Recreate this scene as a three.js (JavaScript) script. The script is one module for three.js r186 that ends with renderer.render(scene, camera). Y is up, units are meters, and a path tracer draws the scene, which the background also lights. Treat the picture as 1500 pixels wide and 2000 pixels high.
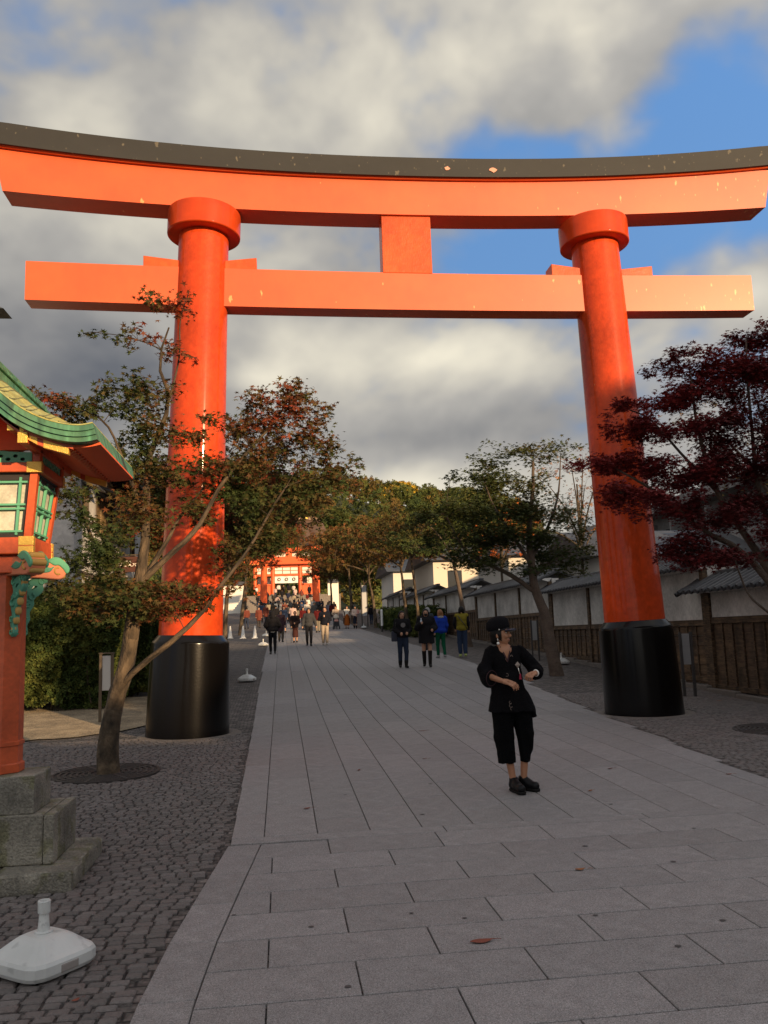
import * as THREE from 'three';
import { mergeGeometries, mergeVertices } from 'three/addons/utils/BufferGeometryUtils.js';
import { RoundedBoxGeometry } from 'three/addons/geometries/RoundedBoxGeometry.js';

// ---------------------------------------------------------------- camera, sky, sun, exposure
const scene = new THREE.Scene();
const camera = new THREE.PerspectiveCamera(62.44, 0.75, 0.1, 2500);
camera.rotation.order = 'YXZ';
camera.position.set(0, 1.6, 0);
camera.rotation.set(8.2 * Math.PI / 180, -7.15 * Math.PI / 180, -1.94 * Math.PI / 180);
const renderer = new THREE.WebGLRenderer({ antialias: true });
renderer.toneMapping = THREE.LinearToneMapping;
renderer.toneMappingExposure = 1.5;
renderer.shadowMap.enabled = true;

const SUN_TURN = 31 * Math.PI / 180, SUN_RISE = 12 * Math.PI / 180;   // behind the camera on the right, low
const sunDir = new THREE.Vector3(Math.sin(SUN_TURN) * Math.cos(SUN_RISE), Math.sin(SUN_RISE), Math.cos(SUN_TURN) * Math.cos(SUN_RISE));
const sun = new THREE.DirectionalLight(new THREE.Color().setRGB(1, 0.70, 0.40), 4.2);
sun.target.position.set(0, 3, -30);
sun.position.copy(sunDir).multiplyScalar(120).add(sun.target.position);
sun.castShadow = true;
sun.shadow.mapSize.set(4096, 4096);
sun.shadow.radius = 1.6;
Object.assign(sun.shadow.camera, { left: -90, right: 90, top: 60, bottom: -60, near: 1, far: 400 });
scene.add(sun, sun.target);

// ---------------------------------------------------------------- random numbers and noise
function rng(seed) { let a = seed >>> 0; return () => { a = (a + 0x6D2B79F5) | 0; let t = Math.imul(a ^ (a >>> 15), 1 | a); t = (t + Math.imul(t ^ (t >>> 7), 61 | t)) ^ t; return ((t ^ (t >>> 14)) >>> 0) / 4294967296; }; }
function hash3(x, y, z) { let h = Math.imul(x, 374761393) ^ Math.imul(y, 668265263) ^ Math.imul(z, 2147483647 ^ 0x5bd1e995); h = Math.imul(h ^ (h >>> 13), 1274126177); return ((h ^ (h >>> 16)) >>> 0) / 4294967296; }
const fade = (t) => t * t * (3 - 2 * t), mix = (a, b, t) => a + (b - a) * t, clamp = (x, a = 0, b = 1) => Math.max(a, Math.min(b, x));
const smooth = (a, b, x) => fade(clamp((x - a) / (b - a)));
function noise3(x, y, z, p = 0) {
  let X = Math.floor(x), Y = Math.floor(y); const Z = Math.floor(z), u = fade(x - X), v = fade(y - Y), w = fade(z - Z);
  let X1 = X + 1, Y1 = Y + 1; if (p) { X = ((X % p) + p) % p; Y = ((Y % p) + p) % p; X1 = ((X1 % p) + p) % p; Y1 = ((Y1 % p) + p) % p; }
  const a = hash3(X, Y, Z), b = hash3(X1, Y, Z), c = hash3(X, Y1, Z), d = hash3(X1, Y1, Z), lo = (a + (b - a) * u) + ((c + (d - c) * u) - (a + (b - a) * u)) * v; if (w === 0) return lo;
  const e = hash3(X, Y, Z + 1), f = hash3(X1, Y, Z + 1), g = hash3(X, Y1, Z + 1), h = hash3(X1, Y1, Z + 1), hi = (e + (f - e) * u) + ((g + (h - g) * u) - (e + (f - e) * u)) * v; return lo + (hi - lo) * w;
}
function fbm(x, y, z, n = 5, p = 0) { let s = 0, a = 0.5, t = 0; for (let i = 0; i < n; i++) { s += a * noise3(x, y, z + i * 17, p); t += a; x *= 2; y *= 2; z *= 2; p *= 2; a *= 0.5; } return s / t; }

// ---------------------------------------------------------------- sky: broken evening cloud with blue gaps
{
  const W = 2048, Hh = 1024, data = new Float32Array(W * Hh * 4);
  const blob = (az, el, a, e, sa, se) => Math.exp(-(((az - a) / sa) ** 2) - (((el - e) / se) ** 2));
  for (let j = 0; j < Hh; j++) {
    const el = ((j + 0.5) / Hh - 0.5) * 180, ce = Math.cos(el * Math.PI / 180), se = Math.sin(el * Math.PI / 180);
    for (let i = 0; i < W; i++) {
      // three.js equirect: u = atan2(z, x) / 2pi + 0.5
      const ph = ((i + 0.5) / W - 0.5) * 2 * Math.PI, dx = Math.cos(ph) * ce, dz = Math.sin(ph) * ce, dy = se;
      const az = Math.atan2(dx, -dz) * 180 / Math.PI;                      // degrees right of the path
      const o = (j * W + i) * 4; if (el < -8) { data[o] = 0.07; data[o + 1] = 0.062; data[o + 2] = 0.056; data[o + 3] = 1; continue; }
      const X = dx * 3.1, Y = dy * 4.4, Z = dz * 3.1, wx = fbm(X * 1.1 + 5, Y * 1.1, Z * 1.1 + 3, 3) - 0.5, wy = fbm(X * 1.1, Y * 1.1 + 9, Z * 1.1 + 7, 3) - 0.5;
      const big = fbm(X + wx * 1.4 + 2.3, Y + wy * 1.0, Z + 1, 5), fine = fbm(X * 3.1 + wx * 1.3 + 7, Y * 3.1 + wy * 1.3, Z * 3.1 + 11, 6);
      const micro = fbm(X * 8.5 + wx * 2 + 3, Y * 9.5 + wy * 2, Z * 8.5 + 5, 4) - 0.5;
      // cover: mostly cloudy, with the gaps on the right behind the torii
      let cover = 0.80 + (big - 0.5) * 0.9 + (fine - 0.5) * 0.85 + micro * 0.6;
      cover -= 0.84 * blob(az, el, 28, 26.5, 9, 4.6) + 0.30 * blob(az, el, 16, 31, 5, 1.5) + 0.52 * blob(az, el, 17.5, 24, 5, 2.4) + 0.34 * blob(az, el, 31, 32, 4, 4) + 0.40 * blob(az, el, 2, 19.6, 2.4, 1.4) + 0.30 * blob(az, el, -1, 25.8, 2.6, 1.3) + 0.22 * blob(az, el, 25, 17, 6, 2);
      cover += 0.50 * blob(az, el, 23, 34.3, 5.5, 2.6) + 0.40 * blob(az, el, 27, 37, 8, 2.6) + 0.55 * blob(az, el, 33.5, 20, 3, 2.4) + 0.20 * blob(az, el, 20, 32.8, 4, 1.6) + 0.5 * blob(az, el, -13, 20, 10, 9);
      const c = smooth(0.14, 0.88, cover);
      // the cloud itself: cream where the low sun reaches it, slate where thick
      let lit = 0.43 + (fine - 0.5) * 0.62 + (big - 0.5) * 0.5 + micro * 0.22;
      lit += 0.10 * blob(az, el, -2, 36, 7, 3.5) + 0.20 * blob(az, el, 10, 35.5, 7, 4) + 0.15 * blob(az, el, 24, 36, 8, 3) + 0.10 * blob(az, el, -9, 29, 9, 3) + 0.42 * blob(az, el, 12.5, 18.6, 6, 2.0) + 0.40 * blob(az, el, 9, 9.6, 7, 1.8) + 0.30 * blob(az, el, -1, 17, 2.4, 1.6) + 0.30 * blob(az, el, 33, 20, 3, 2) + 0.30 * blob(az, el, 16.5, 24.8, 3.4, 1.5) + 0.2 * blob(az, el, 5, 17, 3, 3);
      lit -= 0.42 * blob(az, el, -13, 17, 8, 4.6) - 0.10 * blob(az, el, -15, 35, 7, 6) + 0.26 * blob(az, el, 12, 13, 7, 1.6) + 0.12 * blob(az, el, -8, 35, 3, 3) + 0.2 * blob(az, el, 2, 22.5, 5, 1.6) + 0.18 * blob(az, el, 1, 14, 4, 2.5) + 0.14 * blob(az, el, 18, 14.5, 5, 2);
      lit = clamp(lit, 0.02, 1.0);
      const t = Math.pow(clamp(el / 60), 0.6), toward = (1 + dx * sunDir.x + dy * sunDir.y + dz * sunDir.z) / 2, glow = 0.72 + 0.75 * toward * toward;   // brighter air on the sun's side
      const blue = [mix(0.19, 0.085, t), mix(0.36, 0.215, t), mix(0.60, 0.50, t)];
      const cl = lit < 0.5 ? [mix(0.125, 0.40, lit * 2), mix(0.135, 0.385, lit * 2), mix(0.158, 0.36, lit * 2)] : [mix(0.40, 0.84, lit * 2 - 1), mix(0.385, 0.78, lit * 2 - 1), mix(0.36, 0.63, lit * 2 - 1)];
      for (let k = 0; k < 3; k++) data[o + k] = mix(blue[k], cl[k], c) * glow;
      if (el < 0) { const g = [0.07, 0.062, 0.056]; for (let k = 0; k < 3; k++) data[o + k] = mix(data[o + k], g[k], smooth(0, 8, -el)); }
      data[o + 3] = 1;
    }
  }
  const sky = new THREE.DataTexture(data, W, Hh, THREE.RGBAFormat, THREE.FloatType);
  sky.mapping = THREE.EquirectangularReflectionMapping; sky.magFilter = THREE.LinearFilter; sky.minFilter = THREE.LinearFilter; sky.needsUpdate = true;
  scene.background = sky; scene.environment = sky;
}
console.log('sky done');

// ---------------------------------------------------------------- names, things, parts
const taken = new Map();
function numbered(name) { const n = taken.get(name) || 0; taken.set(name, n + 1); return n ? `${name}_${String(n).padStart(3, '0')}` : name; }
function thing(name, label, category, pos = [0, 0, 0], turn = 0, group) {
  const o = new THREE.Group(); o.name = numbered(name); scene.add(o); o.position.set(...pos); o.rotation.y = turn;
  o.userData = { label, category }; if (group) o.userData.group = group; return o;
}
function structure(name) { const o = new THREE.Group(); o.name = numbered(name); o.userData.kind = 'structure'; scene.add(o); return o; }
function obj(name, geo, mat, parent) {
  const m = new THREE.Mesh(Array.isArray(geo) ? merge(geo) : geo, mat); m.name = name; m.castShadow = m.receiveShadow = true; parent.add(m); return m;
}
function single(name, geo, mat, label, category, group) { const m = obj(numbered(name), geo, mat, scene); m.userData = { label, category }; if (group) m.userData.group = group; return m; }
function merge(list) { return mergeGeometries(list.map((g) => { const n = g.index ? g.toNonIndexed() : g.clone(); for (const k of Object.keys(n.attributes)) if (!['position', 'normal', 'uv'].includes(k)) n.deleteAttribute(k); return n; })); }
function dup(root, pos, turn, label) { const r = root.clone(); r.name = numbered(root.name.replace(/_\d{3}$/, '')); r.userData = { ...root.userData }; scene.add(r); r.position.set(...pos); r.rotation.y = turn; if (label) r.userData.label = label; return r; }

// ---------------------------------------------------------------- geometry helpers
// texture coordinates in metres from the face's own direction
function metreUV(geo, s = 1, off = [0, 0]) {
  const g = geo.index ? geo.toNonIndexed() : geo; const p = g.attributes.position; g.computeVertexNormals();
  const uv = new Float32Array(p.count * 2), a = new THREE.Vector3(), b = new THREE.Vector3(), c = new THREE.Vector3(), n = new THREE.Vector3();
  for (let i = 0; i < p.count; i += 3) {
    a.fromBufferAttribute(p, i); b.fromBufferAttribute(p, i + 1); c.fromBufferAttribute(p, i + 2); n.copy(b).sub(a).cross(c.clone().sub(a));
    const ax = Math.abs(n.x), ay = Math.abs(n.y), az = Math.abs(n.z);
    for (let k = 0; k < 3; k++) { const v = [a, b, c][k]; const q = ax > ay && ax > az ? [v.z, v.y] : ay > az ? [v.x, v.z] : [v.x, v.y]; uv[(i + k) * 2] = q[0] * s + off[0]; uv[(i + k) * 2 + 1] = q[1] * s + off[1]; }
  }
  g.setAttribute('uv', new THREE.BufferAttribute(uv, 2)); return g;
}
function polyGeo(verts, faces) {                     // faces: lists of vertex numbers, flat shaded
  const out = [];
  for (const f of faces) for (let i = 1; i + 1 < f.length; i++) out.push(...verts[f[0]], ...verts[f[i]], ...verts[f[i + 1]]);
  const g = new THREE.BufferGeometry(); g.setAttribute('position', new THREE.Float32BufferAttribute(out, 3)); g.computeVertexNormals(); return g;
}
// box from x0..x1, y0..y1, z0..z1 with its upper edges chamfered by c
function slabGeo(x0, x1, y0, y1, z0, z1, c = 0.004, off) {
  const v = [[x0, y0, z0], [x1, y0, z0], [x1, y0, z1], [x0, y0, z1], [x0, y1 - c, z0], [x1, y1 - c, z0], [x1, y1 - c, z1], [x0, y1 - c, z1], [x0 + c, y1, z0 + c], [x1 - c, y1, z0 + c], [x1 - c, y1, z1 - c], [x0 + c, y1, z1 - c]];
  return metreUV(polyGeo(v, [[11, 10, 9, 8], [4, 8, 9, 5], [5, 9, 10, 6], [6, 10, 11, 7], [7, 11, 8, 4], [0, 4, 5, 1], [1, 5, 6, 2], [2, 6, 7, 3], [3, 7, 4, 0], [0, 1, 2, 3]]), 1, off);
}
// box with all edges rounded a little
function bx(x0, x1, y0, y1, z0, z1, r = 0.008) {
  const w = x1 - x0, h = y1 - y0, d = z1 - z0, g = r > 0 ? new RoundedBoxGeometry(w, h, d, 1, Math.min(r, w / 2.1, h / 2.1, d / 2.1)) : new THREE.BoxGeometry(w, h, d);
  g.translate((x0 + x1) / 2, (y0 + y1) / 2, (z0 + z1) / 2); return metreUV(g);
}
function plain(x0, x1, y0, y1, z0, z1) { const g = new THREE.BoxGeometry(x1 - x0, y1 - y0, z1 - z0); g.translate((x0 + x1) / 2, (y0 + y1) / 2, (z0 + z1) / 2); return metreUV(g); }
// tapering tube through points, radii at both ends
const V = (a) => new THREE.Vector3(...a);
function limb(pts, r0, r1, seg = 8, sides = 7, wob = 0) {
  const curve = new THREE.CatmullRomCurve3(pts.map(V)), n = Math.max(2, seg), fr = curve.computeFrenetFrames(n, false), pos = [], uv = [], idx = [], len = curve.getLength();
  for (let i = 0; i <= n; i++) {
    const t = i / n, p = curve.getPointAt(t), r = mix(r0, r1, Math.pow(t, 0.8));
    for (let j = 0; j <= sides; j++) {
      const a = (j % sides) / sides * 2 * Math.PI, q = r * (1 + wob * (noise3(p.x * 6 + Math.cos(a) * 2, p.y * 4, p.z * 6 + Math.sin(a) * 2) - 0.5));
      const N = fr.normals[i], B = fr.binormals[i];
      pos.push(p.x + (N.x * Math.cos(a) + B.x * Math.sin(a)) * q, p.y + (N.y * Math.cos(a) + B.y * Math.sin(a)) * q, p.z + (N.z * Math.cos(a) + B.z * Math.sin(a)) * q); uv.push(j / sides * 0.5, t * len);
    }
  }
  for (let i = 0; i < n; i++) for (let j = 0; j < sides; j++) { const a = i * (sides + 1) + j, b = a + sides + 1; idx.push(a, a + 1, b, b, a + 1, b + 1); }
  const g = new THREE.BufferGeometry(); g.setAttribute('position', new THREE.Float32BufferAttribute(pos, 3)); g.setAttribute('uv', new THREE.Float32BufferAttribute(uv, 2)); g.setIndex(idx); g.computeVertexNormals(); return g;
}
function lathe(profile, seg = 48, x = 0, z = 0) { const g = new THREE.LatheGeometry(profile.map(([r, y]) => new THREE.Vector2(r, y)), seg); g.translate(x, 0, z); return g; }
function bar(a, b, w, h = w) {                       // straight square bar between two points
  const A = V(a), B = V(b), d = B.clone().sub(A), g = new THREE.BoxGeometry(w, h, d.length()); const m = new THREE.Matrix4().lookAt(A, B, Math.abs(d.clone().normalize().y) > 0.95 ? new THREE.Vector3(0, 0, 1) : new THREE.Vector3(0, 1, 0)); m.setPosition(A.add(B).multiplyScalar(0.5)); const q = metreUV(g); q.applyMatrix4(m); return q;
}
// beam swept along x: section(x) gives a ring of [y, z]; u runs along the beam, v round it
function sweep(xs, section, endSlant = 0) {
  const pos = [], uv = [], rings = xs.map((x) => section(x)), L = xs[xs.length - 1] - xs[0];
  const pt = (i, j) => { const r = rings[i], q = r[(j + r.length) % r.length]; return [xs[i] + (q[2] || 0), q[0], q[1]]; };
  const m = rings[0].length, quad = (a, b, c, d, ua, ub, va, vb) => { pos.push(...a, ...b, ...c, ...a, ...c, ...d); uv.push(ua, va, ub, va, ub, vb, ua, va, ub, vb, ua, vb); };
  for (let i = 0; i + 1 < xs.length; i++) for (let j = 0; j < m; j++) quad(pt(i, j), pt(i + 1, j), pt(i + 1, j + 1), pt(i, j + 1), (xs[i] - xs[0]) / L, (xs[i + 1] - xs[0]) / L, j / m, (j + 1) / m);
  for (const [i, s] of [[0, 1], [xs.length - 1, -1]]) for (let j = 1; j + 1 < m; j++) { const t = [pt(i, 0), pt(i, j), pt(i, j + 1)]; if (s < 0) t.reverse(); for (const q of t) { pos.push(...q); uv.push(0.01 + (q[2] % 1) * 0.01, 0.02); } }
  const g = new THREE.BufferGeometry(); g.setAttribute('position', new THREE.Float32BufferAttribute(pos, 3)); g.setAttribute('uv', new THREE.Float32BufferAttribute(uv, 2)); g.computeVertexNormals(); return g;
}
// extruded outline: pts [[a, b]...] in a plane, thickness t along the third axis, rounded edges
function cut(pts, t, bevel = 0.004, holes = []) {
  const s = new THREE.Shape(pts.map(([a, b]) => new THREE.Vector2(a, b))); for (const h of holes) s.holes.push(new THREE.Path(h.map(([a, b]) => new THREE.Vector2(a, b))));
  const g = new THREE.ExtrudeGeometry(s, { depth: t - 2 * bevel, bevelEnabled: bevel > 0, bevelThickness: bevel, bevelSize: bevel, bevelOffset: -bevel, bevelSegments: 1, curveSegments: 6 }); g.translate(0, 0, bevel); return g;
}
const spline = (pts, n) => new THREE.SplineCurve(pts.map(([a, b]) => new THREE.Vector2(a, b))).getPoints(n).map((p) => [p.x, p.y]);

// ---------------------------------------------------------------- textures
function tex(n, fn, srgb = true, m = n) {
  const d = new Uint8Array(n * m * 4);
  for (let j = 0; j < m; j++) for (let i = 0; i < n; i++) { const c = fn(i / n, j / m), o = (j * n + i) * 4; for (let k = 0; k < 3; k++) d[o + k] = clamp(Array.isArray(c) ? c[k] : c) * 255; d[o + 3] = 255; }
  const t = new THREE.DataTexture(d, n, m); t.wrapS = t.wrapT = THREE.RepeatWrapping; t.magFilter = THREE.LinearFilter; t.minFilter = THREE.LinearMipmapLinearFilter; t.generateMipmaps = true; if (srgb) t.colorSpace = THREE.SRGBColorSpace; t.needsUpdate = true; return t;
}
const rep = (t, a, b = a) => { const c = t.clone(); c.repeat.set(a, b); c.needsUpdate = true; return c; };
const rgb = (r, g, b) => new THREE.Color().setRGB(r, g, b);
const mat = (r, g, b, roughness = 0.8, more = {}) => new THREE.MeshStandardMaterial({ color: rgb(r, g, b), roughness, ...more });
const phys = (r, g, b, roughness, more = {}) => new THREE.MeshPhysicalMaterial({ color: rgb(r, g, b), roughness, ...more });

const speckle = tex(512, (u, v) => { const a = hash3(Math.floor(u * 512), Math.floor(v * 512), 5), b = fbm(u * 128, v * 128, 3, 2, 128), c = fbm(u * 6, v * 6, 9, 4, 6), d = hash3(Math.floor(u * 256), Math.floor(v * 256), 8); let g = 0.76 + (b - 0.5) * 0.42 + (a - 0.5) * 0.24 + (c - 0.5) * 0.1 - (d > 0.93 ? 0.28 : 0); return [g * 1.02, g * 0.985, g * 0.965]; });
const grain = tex(512, (u, v) => { const f = fbm(u * 4 + fbm(u * 3, v * 2, 4, 3, 3) * 0.6, v * 64, 2, 4, 0), c = fbm(u * 5, v * 5, 6, 4, 5); const g = 0.66 + (f - 0.5) * 0.6 + (c - 0.5) * 0.5; return [g, g * 0.97, g * 0.93]; });
const blotch = tex(512, (u, v) => { const a = fbm(u * 4, v * 4, 1, 6, 4), b = fbm(u * 40, v * 40, 2, 3, 40); const g = 0.84 + (a - 0.5) * 0.34 + (b - 0.5) * 0.16; return [g, g, g]; });
const rough = tex(256, (u, v) => 0.5 + (fbm(u * 24, v * 24, 5, 4, 24) - 0.5) * 1.6, false);
const brush = tex(512, (u, v) => 0.5 + (fbm(u * 10, v * 26, 3, 4, 0) - 0.5) * 1.0 + (fbm(u * 90, v * 40, 8, 2, 0) - 0.5) * 0.4, false);
// ---------------------------------------------------------------- ground: level plaza, then a path that climbs away
const PROFILE = [[60, 0], [-6.5, 0], [-15, 0.187], [-61, 2.027], [-112, 4.883], [-1500, 4.883]];
function gy(z) { for (let i = 0; i + 1 < PROFILE.length; i++) { const [a, ya] = PROFILE[i], [b, yb] = PROFILE[i + 1]; if (z <= a && z >= b) return mix(ya, yb, (z - a) / (b - a)); } return z > 0 ? 0 : 4.883; }
function lineAt(list, z) { for (let i = 0; i + 1 < list.length; i++) { const [za, a] = list[i], [zb, b] = list[i + 1]; if (z <= za && z >= zb) return mix(a, b, (z - za) / (zb - za)); } return z > list[0][0] ? list[0][1] : list[list.length - 1][1]; }
const LEFT = [[0, -0.70], [-3.96, -0.67], [-4.78, -0.63], [-5.6, -0.56], [-6.4, -0.49], [-7.18, -0.42], [-22, -0.55], [-32, -0.63], [-112, -0.8]];
const RIGHT = [[-5, 7.5], [-6.6, 5.6], [-8.2, 4.78], [-15.6, 5.4], [-22, 5.78], [-30, 5.9], [-61, 5.6], [-112, 5.2]];
const R = rng(7);
const stoneTones = [[0.462, 0.464, 0.476], [0.435, 0.436, 0.446], [0.49, 0.492, 0.506], [0.45, 0.455, 0.468]].map(([r, g, b]) => mat(r, g, b, 0.72, { map: rep(speckle, 2.2), bumpMap: rep(rough, 3), bumpScale: 0.0006 }));
const cobbleMap = tex(512, (u, v) => { const row = Math.floor(v * 16), sh = (row % 2) * 0.5, cu = u * 10 + sh + (fbm(u * 6, v * 6, 3, 2, 6) - 0.5) * 0.3, e = Math.min(cu % 1, 1 - (cu % 1)) * 1.1, f = Math.min((v * 16) % 1, 1 - ((v * 16) % 1)); const id = hash3(Math.floor(cu), row, 4); const j = smooth(0.02, 0.12, Math.min(e, f)); const g = (0.56 + (id - 0.5) * 0.3 + (fbm(u * 60, v * 60, 2, 3, 60) - 0.5) * 0.4) * mix(0.42, 1, j); return [g * 1.02, g * 0.98, g * 0.96]; });
{
  const pos = [], uv = [], idx = [], xs = [-260, -60, -12, -3, 3, 12, 60, 260];
  PROFILE.forEach(([z, y]) => xs.forEach((x) => { pos.push(x, y - 0.018, z); uv.push(x, z); }));
  for (let i = 0; i + 1 < PROFILE.length; i++) for (let j = 0; j + 1 < xs.length; j++) { const a = i * xs.length + j, b = a + xs.length; idx.push(a, a + 1, b, b, a + 1, b + 1); }
  const g = new THREE.BufferGeometry(); g.setAttribute('position', new THREE.Float32BufferAttribute(pos, 3)); g.setAttribute('uv', new THREE.Float32BufferAttribute(uv, 2)); g.setIndex(idx); g.computeVertexNormals();
  const m = obj(numbered('ground'), g, mat(0.36, 0.335, 0.32, 0.85, { map: rep(cobbleMap, 1 / 1.2, 1 / 1.5), bumpMap: rep(cobbleMap, 1 / 1.2, 1 / 1.5), bumpScale: 0.006 }), scene); m.userData.kind = 'structure';
}
const path = structure('paved_path');
{
  const slab = (x0, x1, z0, z1, name = 'paving_slab', lift = 0, jz = 0.0036) => {      // z0 farther (more negative), z1 nearer; lies on the slope
    const g = 0.004, zc = (z0 + z1) / 2, a = Math.atan2(gy(z0) - gy(z1), z1 - z0);
    const geo = slabGeo(x0 + g - (x0 + x1) / 2, x1 - g - (x0 + x1) / 2, -0.035, 0, z0 - zc + jz, z1 - zc - jz, 0.003, [R() * 9, R() * 9]);
    const m = obj(name, geo, stoneTones[Math.floor(R() * 4)], path); m.position.set((x0 + x1) / 2, (gy(z0) + gy(z1)) / 2 + (R() - 0.5) * 0.0016 + lift, zc); m.rotation.x = a; return m;
  };
  const wedge = (a0, a1, b, z0, z1) => {                                     // slab cut on the slant where a row meets the border stones
    const c = 0.003, g = 0.004, j = 0.006, y = 0; b -= g; z0 += j; z1 -= j;
    const v = [[a0, -0.035, z0], [b, -0.035, z0], [b, -0.035, z1], [a1, -0.035, z1], [a0, y - c, z0], [b, y - c, z0], [b, y - c, z1], [a1, y - c, z1], [a0 + c, y, z0 + c], [b - c, y, z0 + c], [b - c, y, z1 - c], [a1 + c, y, z1 - c]];
    obj('paving_slab', metreUV(polyGeo(v, [[11, 10, 9, 8], [4, 8, 9, 5], [5, 9, 10, 6], [6, 10, 11, 7], [7, 11, 8, 4], [0, 4, 5, 1], [1, 5, 6, 2], [2, 6, 7, 3], [3, 7, 4, 0]]), 1, [R() * 5, R() * 5]), stoneTones[Math.floor(R() * 4)], path);
  };
  // plaza rows across the path
  const rows = [-7.0, -6.57, -6.15, -5.72, -5.3, -4.87, -4.46, -4.05, -3.63, -3.2, -2.78, -2.36];
  for (let r = 0; r + 1 < rows.length; r++) {
    const z0 = rows[r], z1 = rows[r + 1], inner = lineAt(LEFT, (z0 + z1) / 2) + 0.255; let x = (r % 2 ? -0.09 : 0.34) + 0.86 * -2; const end = 3.4 + (-z1) * 0.25;
    for (; x < end; x += 0.86) { const a = Math.max(x, inner), b = x + 0.86; const i0 = lineAt(LEFT, z0) + 0.258, i1 = lineAt(LEFT, z1) + 0.258; if (b - 0.06 < Math.max(i0, i1)) continue; if (x < Math.max(i0, i1)) wedge(Math.max(x, i0), Math.max(x, i1), b, z0, z1); else slab(a, b, z0, z1, 'paving_slab', 0, 0.006); }
  }
  // border stones at the left edge of the plaza, laid along a slant
  const bz = [-7.0, -6.2, -5.55, -4.9, -4.15, -3.4, -2.6];
  for (let i = 0; i + 1 < bz.length; i++) {
    const z0 = bz[i] + 0.003, z1 = bz[i + 1] - 0.003, o0 = lineAt(LEFT, z0), o1 = lineAt(LEFT, z1), w = 0.25, y = 0.001, c = 0.003;
    const v = [[o0, -0.035, z0], [o0 + w, -0.035, z0], [o1 + w, -0.035, z1], [o1, -0.035, z1], [o0, y - c, z0], [o0 + w, y - c, z0], [o1 + w, y - c, z1], [o1, y - c, z1], [o0 + c, y, z0 + c], [o0 + w - c, y, z0 + c], [o1 + w - c, y, z1 - c], [o1 + c, y, z1 - c]];
    obj('border_stone', metreUV(polyGeo(v, [[11, 10, 9, 8], [4, 8, 9, 5], [5, 9, 10, 6], [6, 10, 11, 7], [7, 11, 8, 4], [0, 4, 5, 1], [1, 5, 6, 2], [2, 6, 7, 3], [3, 7, 4, 0]]), 1, [R() * 5, R() * 5]), stoneTones[i % 4], path);
  }
  for (let x = -0.42; x < 5.4; x += 1.72) slab(x, x + 1.72, -7.18, -7.0, 'threshold_stone');
  // strips running up the path; near ones cut into single slabs
  const strips = []; for (let k = 0; k < 14; k++) strips.push(-0.16 + k * 0.43);
  const course = (z0, z1, k, dz) => { const xl = k < 0 ? lineAt(LEFT, (z0 + z1) / 2) : strips[k], e = lineAt(RIGHT, (z0 + z1) / 2), xr = Math.min(k < 0 ? strips[0] : strips[k] + 0.43, e); if (xr - xl > 0.05) slab(xl, xr, z0, z1); };
  for (let k = -1; k < 14; k++) {
    let z = -7.18 - 0.0, first = 0.5 + ((k + 5) % 3) * 0.33;
    while (z > -19.2) { const l = z > -7.3 ? first : 1.29; course(z - l, z, k); z -= l; }
    while (z > -61) { const l = Math.min(6, z + 61.2); course(z - l, z, k); z -= l; if (l < 0.5) break; }
    while (z > -111) { course(z - 12.5, z, k); z -= 12.5; }
  }
}
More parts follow.
